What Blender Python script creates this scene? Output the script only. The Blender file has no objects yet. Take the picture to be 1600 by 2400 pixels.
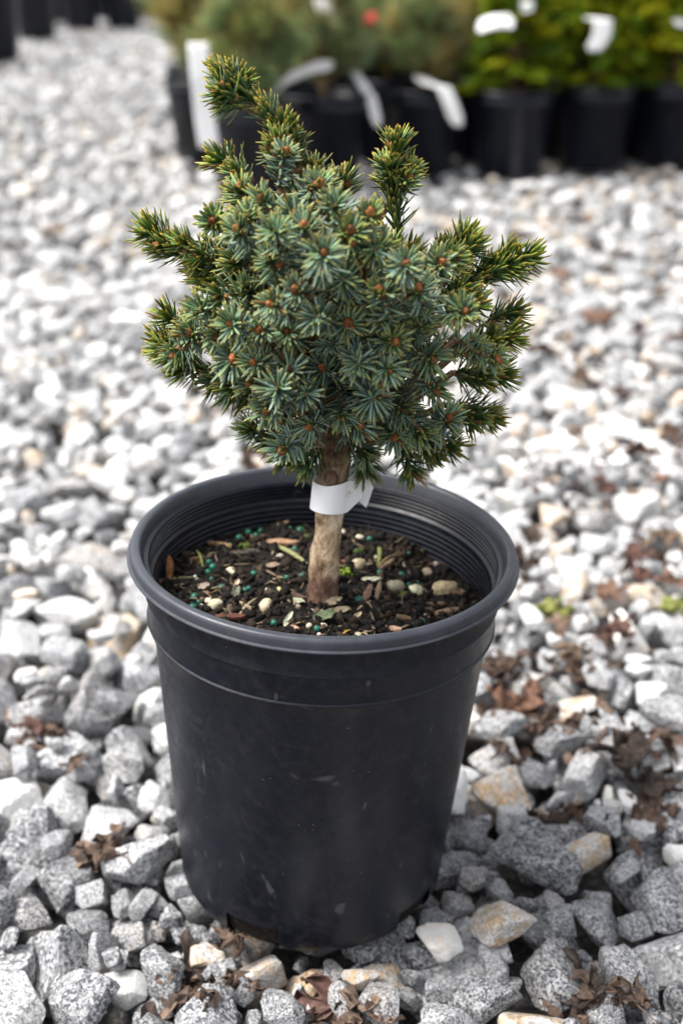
import bpy, math, random
import numpy as np
from mathutils import Matrix, Vector, Euler

random.seed(7)
RNG = np.random.default_rng(11)
SC = bpy.context.scene
COL = SC.collection

# ------------------------------------------------------------------ camera, sky, sun, exposure
F_PX, PITCH = 2921.0, 0.4455            # focal length in photo pixels (2400 high), downward pitch
CAM = Vector((0.015, -0.478, 0.4185))
cam_d = bpy.data.cameras.new('camera')
cam = bpy.data.objects.new('camera', cam_d)
COL.objects.link(cam)
cam.location = CAM
cam.rotation_euler = (math.pi / 2 - PITCH, 0, 0)
cam_d.sensor_fit = 'VERTICAL'
cam_d.sensor_width, cam_d.sensor_height = 24, 36
cam_d.lens = F_PX / 2400 * 36
cam_d.clip_start, cam_d.clip_end = 0.01, 500
cam_d.dof.use_dof = True
cam_d.dof.focus_distance = 0.482
cam_d.dof.aperture_fstop = 6.7
cam_d.dof.aperture_blades = 7
SC.camera = cam

SUN_DIR = Vector((-0.52, -0.02, 0.85)).normalized()     # towards the sun: high and to the left
world = bpy.data.worlds.new('World')
SC.world = world
world.use_nodes = True
wn, wl = world.node_tree.nodes, world.node_tree.links
sky = wn.new('ShaderNodeTexSky')
sky.sky_type = 'NISHITA'
sky.sun_disc = False
sky.sun_elevation = math.asin(SUN_DIR.z)
sky.sun_rotation = math.atan2(SUN_DIR.x, SUN_DIR.y)
sky.air_density, sky.dust_density, sky.ozone_density = 1.0, 4.0, 1.0
hs = wn.new('ShaderNodeHueSaturation')                 # a cloud veil: little blue left
hs.inputs['Saturation'].default_value = 0.22
wl.new(sky.outputs[0], hs.inputs['Color'])
wl.new(hs.outputs[0], wn['Background'].inputs['Color'])
wn['Background'].inputs['Strength'].default_value = 0.09
sun_d = bpy.data.lights.new('sun', 'SUN')
sun_d.energy, sun_d.angle, sun_d.color = 1.35, math.radians(22), (1.0, 0.96, 0.9)
sun = bpy.data.objects.new('sun', sun_d)
COL.objects.link(sun)
sun.rotation_euler = SUN_DIR.to_track_quat('Z', 'Y').to_euler()
SC.view_settings.view_transform = 'Standard'
SC.view_settings.look = 'None'
SC.view_settings.gamma = 1.0
SC.view_settings.use_curve_mapping = False
SC.view_settings.exposure = 1.9


# ------------------------------------------------------------------ helpers
def ray(px, py):
    """direction of the view ray through photo pixel (1600 x 2400)"""
    x, y = (px - 800) / F_PX, (1200 - py) / F_PX
    c, s = math.cos(PITCH), math.sin(PITCH)
    return Vector((x, c + y * s, -s + y * c))


def at(px, py, Y):
    """the point at distance Y (world) seen at a photo pixel"""
    d = ray(px, py)
    return CAM + d * ((Y - CAM.y) / d.y)


K = 1.0204                                # the photo was measured at 1568 x 2352


def atd(px, py, Y):
    return at(px * K, py * K, Y)


def on_z(px, py, z=0.0):
    d = ray(px, py)
    return CAM + d * ((z - CAM.z) / d.z)


def project(P):
    """world points (n,3) -> photo px, py, depth"""
    P = np.asarray(P, float) - np.array(CAM)
    c, s = math.cos(PITCH), math.sin(PITCH)
    dep = P[:, 1] * c - P[:, 2] * s
    up = P[:, 1] * s + P[:, 2] * c
    dep = np.where(dep < 0.01, 0.01, dep)
    return 800 + F_PX * P[:, 0] / dep, 1200 - F_PX * up / dep, dep


def raw_mesh(name, V, faces, smooth=True, cols=None, attrs=None):
    """V (n,3); faces: list of (m,k) int arrays"""
    me = bpy.data.meshes.new(name)
    V = np.ascontiguousarray(V, np.float32)
    me.vertices.add(len(V))
    me.vertices.foreach_set('co', V.ravel())
    faces = [np.asarray(f, np.int32) for f in faces if len(f)]
    nl = sum(f.size for f in faces)
    npoly = sum(len(f) for f in faces)
    me.loops.add(nl)
    me.polygons.add(npoly)
    me.loops.foreach_set('vertex_index', np.concatenate([f.ravel() for f in faces]))
    tot = np.concatenate([np.full(len(f), f.shape[1], np.int32) for f in faces])
    start = np.concatenate([[0], np.cumsum(tot)[:-1]]).astype(np.int32)
    me.polygons.foreach_set('loop_start', start)
    me.polygons.foreach_set('loop_total', tot)
    me.polygons.foreach_set('use_smooth', np.full(npoly, smooth))
    if cols is not None:
        a = me.attributes.new('col', 'FLOAT_COLOR', 'POINT')
        c4 = np.ones((len(V), 4), np.float32)
        c4[:, :3] = cols
        a.data.foreach_set('color', c4.ravel())
    for k, v in (attrs or {}).items():
        a = me.attributes.new(k, 'FLOAT', 'POINT')
        a.data.foreach_set('value', np.asarray(v, np.float32))
    me.update()
    me.validate()
    return me


def link(name, me, mat=None, parent=None, loc=None):
    o = bpy.data.objects.new(name, me)
    COL.objects.link(o)
    if mat is not None and me is not None:
        if len(me.materials) == 0:
            me.materials.append(mat)
    if parent is not None:
        o.parent = parent
    if loc is not None:
        o.location = loc
    return o


def tag(o, label=None, cat=None, group=None, kind=None):
    if label: o['label'] = label
    if cat: o['category'] = cat
    if group: o['group'] = group
    if kind: o['kind'] = kind
    return o


def empty(name, loc=(0, 0, 0), rot=(0, 0, 0)):
    o = bpy.data.objects.new(name, None)
    COL.objects.link(o)
    o.location = loc
    o.rotation_euler = rot
    o.empty_display_size = 0.02
    return o


def lathe(profile, seg=96, a0=0.0):
    """profile [(r,z)...] -> V, quads"""
    p = np.array(profile, float)
    a = np.linspace(0, 2 * np.pi, seg, endpoint=False) + a0
    n = len(p)
    V = np.stack([np.outer(np.cos(a), p[:, 0]), np.outer(np.sin(a), p[:, 0]), np.tile(p[:, 1], (seg, 1))], -1).reshape(-1, 3)
    i, j = np.meshgrid(np.arange(seg), np.arange(n - 1), indexing='ij')
    i2 = (i + 1) % seg
    Q = np.stack([i * n + j, i2 * n + j, i2 * n + j + 1, i * n + j + 1], -1).reshape(-1, 4)
    return V, Q, i.ravel(), j.ravel()


def tube(pts, radii, seg=10, jitter=0.0, rng=RNG, caps=True):
    """swept tube with changing radius -> V, [faces]"""
    P = np.array([tuple(p) for p in pts], float)
    n = len(P)
    T = np.gradient(P, axis=0)
    T /= np.linalg.norm(T, axis=1)[:, None] + 1e-12
    ref = np.array([0.31, 0.9, 0.2]) if abs(T[0] @ np.array([0.31, 0.9, 0.2])) < 0.85 else np.array([1, 0, 0])
    V = []
    u = np.cross(T[0], ref)
    for k in range(n):
        u = u - T[k] * (u @ T[k])
        u /= np.linalg.norm(u)
        v = np.cross(T[k], u)
        a = np.linspace(0, 2 * np.pi, seg, endpoint=False)
        r = radii[k] * (1 + jitter * rng.normal(size=seg))
        V.append(P[k] + (np.cos(a) * r)[:, None] * u + (np.sin(a) * r)[:, None] * v)
    V = np.concatenate(V)
    i, j = np.meshgrid(np.arange(n - 1), np.arange(seg), indexing='ij')
    j2 = (j + 1) % seg
    Q = np.stack([i * seg + j, i * seg + j2, (i + 1) * seg + j2, (i + 1) * seg + j], -1).reshape(-1, 4)
    F = [Q]
    if caps:
        V = np.concatenate([V, P[:1], P[-1:]])
        b, t = n * seg, n * seg + 1
        jj = np.arange(seg)
        F.append(np.stack([np.full(seg, b), (jj + 1) % seg, jj], -1))
        F.append(np.stack([np.full(seg, t), (n - 1) * seg + jj, (n - 1) * seg + (jj + 1) % seg], -1))
    return V, F


class Join:
    """collects pieces into one mesh"""
    def __init__(self):
        self.V, self.F, self.C, self.n = [], [], [], 0

    def add(self, V, F, col=None):
        self.V.append(V)
        for f in F:
            self.F.append(np.asarray(f) + self.n)
        if col is not None:
            c = np.asarray(col, float)
            self.C.append(np.tile(c, (len(V), 1)) if c.ndim == 1 else c)
        self.n += len(V)

    def mesh(self, name, smooth=True):
        by = {}
        for f in self.F:
            by.setdefault(f.shape[1], []).append(f)
        return raw_mesh(name, np.concatenate(self.V), [np.concatenate(v) for v in by.values()], smooth,
                        np.concatenate(self.C) if self.C else None)


def ico(sub):
    t = (1 + 5 ** 0.5) / 2
    V = [(-1, t, 0), (1, t, 0), (-1, -t, 0), (1, -t, 0), (0, -1, t), (0, 1, t), (0, -1, -t), (0, 1, -t), (t, 0, -1), (t, 0, 1), (-t, 0, -1), (-t, 0, 1)]
    V = [np.array(v) / np.linalg.norm(v) for v in V]
    F = [(0, 11, 5), (0, 5, 1), (0, 1, 7), (0, 7, 10), (0, 10, 11), (1, 5, 9), (5, 11, 4), (11, 10, 2), (10, 7, 6), (7, 1, 8), (3, 9, 4), (3, 4, 2), (3, 2, 6), (3, 6, 8), (3, 8, 9), (4, 9, 5), (2, 4, 11), (6, 2, 10), (8, 6, 7), (9, 8, 1)]
    for _ in range(sub):
        mid, G = {}, []

        def m(a, b):
            k = (min(a, b), max(a, b))
            if k not in mid:
                v = V[a] + V[b]
                V.append(v / np.linalg.norm(v))
                mid[k] = len(V) - 1
            return mid[k]
        for a, b, c in F:
            ab, bc, ca = m(a, b), m(b, c), m(c, a)
            G += [(a, ab, ca), (b, bc, ab), (c, ca, bc), (ab, bc, ca)]
        F = G
    return np.array(V), np.array(F)


ICO = [ico(k) for k in range(4)]


def wob(P, freq, seed, octaves=3):
    """cheap smooth noise on points from sums of sines, about -1..1"""
    r = np.random.default_rng(seed)
    out = np.zeros(len(P))
    amp = 1.0
    for _ in range(octaves):
        for _ in range(3):
            k = r.normal(size=3)
            k *= freq / np.linalg.norm(k)
            out += amp * np.sin(P @ k + r.uniform(0, 6.28)) / 3
        freq *= 2.1
        amp *= 0.55
    return out


def rot_rand(rng, flat=0.0):
    q = rng.normal(size=4)
    q /= np.linalg.norm(q)
    w, x, y, z = q
    R = np.array([[1 - 2 * (y * y + z * z), 2 * (x * y - z * w), 2 * (x * z + y * w)],
                  [2 * (x * y + z * w), 1 - 2 * (x * x + z * z), 2 * (y * z - x * w)],
                  [2 * (x * z - y * w), 2 * (y * z + x * w), 1 - 2 * (x * x + y * y)]])
    if flat > 0:
        a, b, c = rng.uniform(0, 6.28), rng.normal(0, flat), rng.normal(0, flat)
        R = np.array(Euler((b, c, a)).to_matrix())
    return R


# ------------------------------------------------------------------ materials
def new_mat(name):
    m = bpy.data.materials.new(name)
    m.use_nodes = True
    return m, m.node_tree.nodes, m.node_tree.links, m.node_tree.nodes['Principled BSDF']


def ramp(nt, stops, interp='LINEAR'):
    r = nt.nodes.new('ShaderNodeValToRGB')
    r.color_ramp.interpolation = interp
    e = r.color_ramp.elements
    while len(e) < len(stops):
        e.new(0.5)
    for k, (p, c) in enumerate(stops):
        e[k].position = p
        e[k].color = (c[0], c[1], c[2], 1) if not isinstance(c, (int, float)) else (c, c, c, 1)
    return r


def noise(nt, vec, scale, detail=4, rough=0.55, dist=0.0):
    n = nt.nodes.new('ShaderNodeTexNoise')
    n.inputs['Scale'].default_value = scale
    n.inputs['Detail'].default_value = detail
    n.inputs['Roughness'].default_value = rough
    n.inputs['Distortion'].default_value = dist
    if vec is not None:
        nt.links.new(vec, n.inputs['Vector'])
    return n


def mix(nt, fac, a, b, mode='MIX'):
    n = nt.nodes.new('ShaderNodeMix')
    n.data_type = 'RGBA'
    n.blend_type = mode
    for s, v in ((n.inputs[0], fac), (n.inputs[6], a), (n.inputs[7], b)):
        if isinstance(v, (int, float)):
            s.default_value = v if s == n.inputs[0] else (v, v, v, 1)
        elif isinstance(v, (tuple, list)):
            s.default_value = (v[0], v[1], v[2], 1)
        else:
            nt.links.new(v, s)
    return n.outputs[2]


def bump(nt, h, strength, dist):
    b = nt.nodes.new('ShaderNodeBump')
    b.inputs['Strength'].default_value = strength
    b.inputs['Distance'].default_value = dist
    nt.links.new(h, b.inputs['Height'])
    return b.outputs[0]


def stone_mat(name, kind):
    """speckled granite; tone, tan: per-stone values from the object (kind OBJECT) or from the mesh (GEOMETRY)"""
    m, n, l, bs = new_mat(name)
    nt = m.node_tree
    tc = n.new('ShaderNodeTexCoord')

    def attr(k):
        a = n.new('ShaderNodeAttribute')
        a.attribute_type = kind
        a.attribute_name = k
        return a.outputs['Fac']
    tone, tan, off = attr('tone'), attr('tan'), attr('off')
    cmb = n.new('ShaderNodeCombineXYZ')
    for k in range(3):
        l.new(off, cmb.inputs[k])
    add = n.new('ShaderNodeVectorMath')
    l.new(tc.outputs['Object'], add.inputs[0])
    l.new(cmb.outputs[0], add.inputs[1])
    if kind == 'OBJECT':                   # stone objects are unit shapes scaled by their radius
        sc = n.new('ShaderNodeVectorMath')
        sc.operation = 'MULTIPLY'
        l.new(add.outputs[0], sc.inputs[0])
        sc.inputs[1].default_value = (0.013, 0.013, 0.013)
        vec = sc.outputs[0]
    else:
        vec = add.outputs[0]
    big = noise(nt, vec, 130, 3)
    grain = noise(nt, vec, 480, 5, 0.7)
    warp = n.new('ShaderNodeVectorMath')
    warp.operation = 'MULTIPLY_ADD'
    l.new(grain.outputs['Color'], warp.inputs[0])
    warp.inputs[1].default_value = (0.0022, 0.0022, 0.0022)
    l.new(vec, warp.inputs[2])
    vo = n.new('ShaderNodeTexVoronoi')                 # mineral grains about 1.5 mm across
    vo.inputs['Scale'].default_value = 860
    l.new(warp.outputs[0], vo.inputs['Vector'])
    sp = n.new('ShaderNodeSeparateColor')
    l.new(vo.outputs['Color'], sp.inputs[0])
    g = ramp(nt, [(0.0, (0.20, 0.205, 0.22)), (0.30, (0.30, 0.305, 0.32)), (0.6, (0.42, 0.425, 0.435)), (0.9, (0.60, 0.60, 0.60))])
    l.new(sp.outputs[0], g.inputs[0])
    # share of black mica follows the tone of the stone
    thr = n.new('ShaderNodeMapRange')
    l.new(tone, thr.inputs[0])
    thr.inputs[1].default_value, thr.inputs[2].default_value = 0.25, 0.95
    thr.inputs[3].default_value, thr.inputs[4].default_value = 0.27, 0.02
    cloud = noise(nt, vec, 150, 3, 0.6, 0.5)             # mica gathers in clouds and streaks
    cr_ = n.new('ShaderNodeMapRange')
    l.new(cloud.outputs[0], cr_.inputs[0])
    cr_.inputs[1].default_value, cr_.inputs[2].default_value = 0.38, 0.62
    cr_.inputs[3].default_value, cr_.inputs[4].default_value = 0.25, 2.0
    th2 = n.new('ShaderNodeMath')
    th2.operation = 'MULTIPLY'
    l.new(thr.outputs[0], th2.inputs[0])
    l.new(cr_.outputs[0], th2.inputs[1])
    dk = n.new('ShaderNodeMath')
    dk.operation = 'LESS_THAN'
    l.new(sp.outputs[1], dk.inputs[0])
    l.new(th2.outputs[0], dk.inputs[1])
    c1 = mix(nt, dk.outputs[0], g.outputs[0], (0.105, 0.110, 0.124))
    cl = ramp(nt, [(0.36, 0.62), (0.5, 0.95), (0.66, 1.25)])
    l.new(grain.outputs[0], cl.inputs[0])
    c1 = mix(nt, 1.0, c1, cl.outputs[0], 'MULTIPLY')
    tr = ramp(nt, [(0.0, 0.36), (0.5, 0.80), (0.8, 1.0)])
    l.new(tone, tr.inputs[0])
    wr = ramp(nt, [(0.55, 0.0), (1.0, 0.8)])
    l.new(tone, wr.inputs[0])
    c2 = mix(nt, wr.outputs[0], c1, (0.80, 0.795, 0.77))
    c3 = mix(nt, 1.0, c2, tr.outputs[0], 'MULTIPLY')
    # tan iron stain in patches
    pr = ramp(nt, [(0.38, 0.0), (0.62, 1.0)])
    l.new(big.outputs[0], pr.inputs[0])
    tm = n.new('ShaderNodeMath')
    tm.operation = 'MULTIPLY'
    l.new(pr.outputs[0], tm.inputs[0])
    l.new(tan, tm.inputs[1])
    c4 = mix(nt, tm.outputs[0], c3, (1.0, 0.70, 0.42), 'MULTIPLY')
    l.new(c4, bs.inputs['Base Color'])
    bs.inputs['Roughness'].default_value = 0.82
    bs.inputs['Specular IOR Level'].default_value = 0.3
    l.new(bump(nt, grain.outputs[0], 0.55, 0.0012), bs.inputs['Normal'])
    return m


def col_mat(name, rough=0.5, spec=0.4, nscale=600, namt=0.25, bumpd=0.0, trans=0.0, sss=0.0, thin=0.0):
    """colour from the mesh attribute 'col', varied by noise"""
    m, n, l, bs = new_mat(name)
    nt = m.node_tree
    a = n.new('ShaderNodeAttribute')
    a.attribute_name = 'col'
    tc = n.new('ShaderNodeTexCoord')
    nz = noise(nt, tc.outputs['Object'], nscale, 4, 0.6)
    r = ramp(nt, [(0.3, 1 - namt), (0.7, 1 + namt)])
    l.new(nz.outputs[0], r.inputs[0])
    l.new(mix(nt, 1.0, a.outputs['Color'], r.outputs[0], 'MULTIPLY'), bs.inputs['Base Color'])
    bs.inputs['Roughness'].default_value = rough
    bs.inputs['Specular IOR Level'].default_value = spec
    if trans:
        bs.inputs['Subsurface Weight'].default_value = trans
        bs.inputs['Subsurface Radius'].default_value = (0.002, 0.003, 0.001)
        bs.inputs['Subsurface Scale'].default_value = 0.5
    if bumpd:
        l.new(bump(nt, nz.outputs[0], 0.6, bumpd), bs.inputs['Normal'])
    if thin:                                            # light coming through thin leaves
        tr = n.new('ShaderNodeBsdfTranslucent')
        ms = n.new('ShaderNodeMixShader')
        ms.inputs[0].default_value = thin
        l.new(mix(nt, 1.0, a.outputs['Color'], r.outputs[0], 'MULTIPLY'), tr.inputs['Color'])
        l.new(bs.outputs[0], ms.inputs[1])
        l.new(tr.outputs[0], ms.inputs[2])
        l.new(ms.outputs[0], n['Material Output'].inputs['Surface'])
    return m


def noise_mat(name, stops, scale, rough=0.8, spec=0.3, bumpd=0.0, detail=6, stretch=(1, 1, 1), bstr=0.7):
    m, n, l, bs = new_mat(name)
    nt = m.node_tree
    tc = n.new('ShaderNodeTexCoord')
    mp = n.new('ShaderNodeMapping')
    mp.inputs['Scale'].default_value = stretch
    l.new(tc.outputs['Object'], mp.inputs[0])
    nz = noise(nt, mp.outputs[0], scale, detail, 0.62)
    r = ramp(nt, stops)
    l.new(nz.outputs[0], r.inputs[0])
    l.new(r.outputs[0], bs.inputs['Base Color'])
    bs.inputs['Roughness'].default_value = rough
    bs.inputs['Specular IOR Level'].default_value = spec
    if bumpd:
        l.new(bump(nt, nz.outputs[0], bstr, bumpd), bs.inputs['Normal'])
    return m


def pot_mat(name, dust=1.0, c0=(0.0020, 0.0034, 0.0080), c1=(0.0046, 0.0068, 0.0135)):
    """black polyethylene with dust, specks and fine scratches"""
    m, n, l, bs = new_mat(name)
    nt = m.node_tree
    tc = n.new('ShaderNodeTexCoord')
    ob = tc.outputs['Object']
    big = noise(nt, ob, 26, 5, 0.6, 0.8)
    fine = noise(nt, ob, 900, 2, 0.5)
    mid = noise(nt, ob, 210, 6, 0.7)
    base = ramp(nt, [(0.35, c0), (0.7, c1)])
    l.new(big.outputs[0], base.inputs[0])
    # brownish dust film in patches
    film = ramp(nt, [(0.47, 0.0), (0.80, 0.16 * dust)])
    l.new(mid.outputs[0], film.inputs[0])
    c = mix(nt, film.outputs[0], base.outputs[0], (0.075, 0.068, 0.064))
    scuff = noise(nt, ob, 46, 9, 0.78, 1.6)            # dry water marks and scuffs
    sf = ramp(nt, [(0.54, 0.0), (0.68, 0.13 * dust)])
    l.new(scuff.outputs[0], sf.inputs[0])
    c = mix(nt, sf.outputs[0], c, (0.11, 0.105, 0.10))
    # pale specks
    vo = n.new('ShaderNodeTexVoronoi')
    vo.inputs['Scale'].default_value = 330
    l.new(ob, vo.inputs['Vector'])
    sp = ramp(nt, [(0.05, 1.0), (0.11, 0.0)])
    l.new(vo.outputs['Distance'], sp.inputs[0])
    pick = ramp(nt, [(0.80, 0.0), (0.98, 0.9)])
    sepc = n.new('ShaderNodeSeparateColor')
    l.new(vo.outputs['Color'], sepc.inputs[0])
    l.new(sepc.outputs[0], pick.inputs[0])
    mm = n.new('ShaderNodeMath')
    mm.operation = 'MULTIPLY'
    l.new(sp.outputs[0], mm.inputs[0])
    l.new(pick.outputs[0], mm.inputs[1])
    c = mix(nt, mm.outputs[0], c, (0.22, 0.19, 0.15))
    # scratches: stretched noise, cut thin
    mp = n.new('ShaderNodeMapping')
    mp.inputs['Rotation'].default_value = (0.3, 0.5, 0.9)
    mp.inputs['Scale'].default_value = (14, 420, 60)
    l.new(ob, mp.inputs[0])
    sc = noise(nt, mp.outputs[0], 1.0, 2, 0.5)
    sr = ramp(nt, [(0.70, 0.0), (0.735, 0.45)])
    l.new(sc.outputs[0], sr.inputs[0])
    c = mix(nt, sr.outputs[0], c, (0.10, 0.10, 0.105))
    l.new(c, bs.inputs['Base Color'])
    rr = ramp(nt, [(0.3, 0.27), (0.7, 0.47)])
    l.new(mid.outputs[0], rr.inputs[0])
    l.new(rr.outputs[0], bs.inputs['Roughness'])
    bs.inputs['Specular IOR Level'].default_value = 0.33
    l.new(bump(nt, fine.outputs[0], 0.10, 0.0004), bs.inputs['Normal'])
    return m


M_STONE = stone_mat('granite_stone', 'OBJECT')
M_GRAVEL = stone_mat('granite_gravel', 'GEOMETRY')
M_GROUND = noise_mat('ground_fines', [(0.3, (0.045, 0.04, 0.036)), (0.5, (0.10, 0.095, 0.09)), (0.7, (0.22, 0.215, 0.21))], 220, 0.95, 0.1, 0.004)
M_POT = pot_mat('black_plastic')
M_POT_FAR = pot_mat('black_plastic_far', 0.6)
M_RIM = pot_mat('worn_sky_lit_plastic', 1.3, (0.030, 0.034, 0.044), (0.052, 0.057, 0.070))  # worn rim, paler and bluer: sky reflection painted into its base colour
M_NEEDLE = col_mat('spruce_needle', 0.45, 0.2, 900, 0.18, 0.0)
M_BUD = col_mat('bud_scales', 0.65, 0.3, 1800, 0.45, 0.0006)
M_TWIG = noise_mat('twig_bark', [(0.3, (0.09, 0.055, 0.03)), (0.7, (0.30, 0.21, 0.12))], 500, 0.85, 0.2, 0.0008)
M_SOIL = noise_mat('potting_mix', [(0.35, (0.004, 0.003, 0.0026)), (0.55, (0.010, 0.0075, 0.0055)), (0.75, (0.04, 0.028, 0.019))], 420, 0.95, 0.2, 0.003)
M_BIT = col_mat('soil_bits', 0.85, 0.25, 700, 0.45, 0.0008)
M_PRILL = col_mat('prill_coating', 0.38, 0.45, 300, 0.2)
M_FOLI = col_mat('far_foliage', 0.6, 0.12, 80, 0.25, thin=0.35)
M_LEAF = col_mat('dry_leaf', 0.85, 0.2, 260, 0.5, 0.0012)

m, n_, l_, b_ = new_mat('tag_vinyl')
tc_ = n_.new('ShaderNodeTexCoord')
nz_ = noise(m.node_tree, tc_.outputs['Object'], 190, 5, 0.6)
rp_ = ramp(m.node_tree, [(0.0, (0.86, 0.86, 0.86)), (0.60, (0.86, 0.86, 0.86)), (0.74, (0.50, 0.42, 0.33))])
l_.new(nz_.outputs[0], rp_.inputs[0])
l_.new(rp_.outputs[0], b_.inputs['Base Color'])
b_.inputs['Roughness'].default_value = 0.45
M_TAG = m

# trunk: tan flaking bark above the graft, reddish bark below
m, n_, l_, b_ = new_mat('trunk_bark')
nt_ = m.node_tree
tc_ = n_.new('ShaderNodeTexCoord')
mp_ = n_.new('ShaderNodeMapping')
mp_.inputs['Scale'].default_value = (1, 1, 0.55)
l_.new(tc_.outputs['Object'], mp_.inputs[0])
nb_ = noise(nt_, mp_.outputs[0], 120, 7, 0.68, 0.4)
nf_ = noise(nt_, mp_.outputs[0], 700, 5, 0.65)
r1_ = ramp(nt_, [(0.33, (0.085, 0.050, 0.030)), (0.44, (0.34, 0.225, 0.135)), (0.54, (0.60, 0.45, 0.30)), (0.68, (0.76, 0.65, 0.49))])
l_.new(nb_.outputs[0], r1_.inputs[0])
r2_ = ramp(nt_, [(0.33, (0.05, 0.026, 0.018)), (0.50, (0.16, 0.090, 0.062)), (0.68, (0.34, 0.235, 0.17))])
l_.new(nb_.outputs[0], r2_.inputs[0])
sx_ = n_.new('ShaderNodeSeparateXYZ')
l_.new(tc_.outputs['Object'], sx_.inputs[0])
mr_ = n_.new('ShaderNodeMapRange')                     # graft union 13 mm above the soil
zz_ = n_.new('ShaderNodeMath')
zz_.operation = 'MULTIPLY_ADD'
l_.new(nb_.outputs[0], zz_.inputs[0])
zz_.inputs[1].default_value = 0.010
l_.new(sx_.outputs['Z'], zz_.inputs[2])
l_.new(zz_.outputs[0], mr_.inputs[0])
mr_.inputs[1].default_value, mr_.inputs[2].default_value = 0.0175, 0.0215
up_ = n_.new('ShaderNodeMapRange')                     # older brown bark towards the crown
l_.new(sx_.outputs['Z'], up_.inputs[0])
up_.inputs[1].default_value, up_.inputs[2].default_value = 0.048, 0.070
r3_ = ramp(nt_, [(0.33, (0.04, 0.024, 0.015)), (0.52, (0.15, 0.095, 0.06)), (0.72, (0.30, 0.22, 0.15))])
l_.new(nb_.outputs[0], r3_.inputs[0])
c_ = mix(nt_, mr_.outputs[0], r2_.outputs[0], r1_.outputs[0])
c_ = mix(nt_, up_.outputs[0], c_, r3_.outputs[0])
fr_ = ramp(nt_, [(0.3, 0.7), (0.7, 1.25)])
l_.new(nf_.outputs[0], fr_.inputs[0])
l_.new(mix(nt_, 1.0, c_, fr_.outputs[0], 'MULTIPLY'), b_.inputs['Base Color'])
b_.inputs['Roughness'].default_value = 0.85
b_.inputs['Specular IOR Level'].default_value = 0.2
l_.new(bump(nt_, nf_.outputs[0], 0.9, 0.0022), b_.inputs['Normal'])
M_TRUNK = m

# ------------------------------------------------------------------ ground and gravel
gV = np.array([(-90, -30, -0.036), (90, -30, -0.036), (90, 150, -0.036), (-90, 150, -0.036)], float)
ground = link('ground', raw_mesh('ground', gV, [np.array([[0, 1, 2, 3]])]), M_GROUND)
tag(ground, kind='structure')

# crushed-stone shapes: rounded intersections of half spaces
NSH = 44
SHAPES = []
for k in range(NSH):
    npl = int(RNG.integers(7, 12))
    N = RNG.normal(size=(npl, 3))
    N /= np.linalg.norm(N, axis=1)[:, None]
    N = np.concatenate([N, np.eye(3), -np.eye(3)])
    D = np.concatenate([RNG.uniform(0.70, 1.02, npl), np.full(6, 1.18)])
    S = np.array([RNG.uniform(1.05, 1.45), RNG.uniform(0.82, 1.05), RNG.uniform(0.58, 0.85)])
    SHAPES.append((N, D, S))


def shape_points(k, u, p=34.0):
    N, D, S = SHAPES[k]
    q = np.maximum(u @ N.T, 0) / D
    r = (q ** p).sum(1) ** (-1 / p)
    return u * r[:, None] * S


def shape_mesh_points(k, lvl):
    u = ICO[lvl][0]
    P = shape_points(k, u)
    w = wob(P, 4.0, 900 + k, 5 if lvl >= 3 else 2)
    return P * (1 + 0.05 * w)[:, None]


class Bank:
    """oriented, sized stones with their lower and upper height maps on a grid"""
    def __init__(self, n, cell, rmean, rsig, rmin, rmax):
        self.e = []
        for i in range(n):
            k = i % NSH
            R = rot_rand(RNG, 0.45 if RNG.random() < 0.6 else 0)
            s = float(np.clip(rmean * math.exp(RNG.normal(0, rsig)), rmin, rmax))
            N, D, S = SHAPES[k]
            Np = (N / S) @ R.T
            hw = int(math.ceil(1.5 * s / cell))
            g = np.arange(-hw, hw + 1) * cell / s
            X, Y = np.meshgrid(g, g, indexing='ij')
            top, bot = np.full(X.shape, 9.0), np.full(X.shape, -9.0)
            for nv, d in zip(Np, D):
                if nv[2] > 1e-3:
                    top = np.minimum(top, (d - nv[0] * X - nv[1] * Y) / nv[2])
                elif nv[2] < -1e-3:
                    bot = np.maximum(bot, (d - nv[0] * X - nv[1] * Y) / nv[2])
                else:
                    top = np.where(nv[0] * X + nv[1] * Y > d, -9, top)
            ok = bot < top
            self.e.append((k, R, s, hw, np.where(ok, bot * s, 9.0), np.where(ok, top * s, -9.0), float(top[ok].max() * s)))


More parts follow.
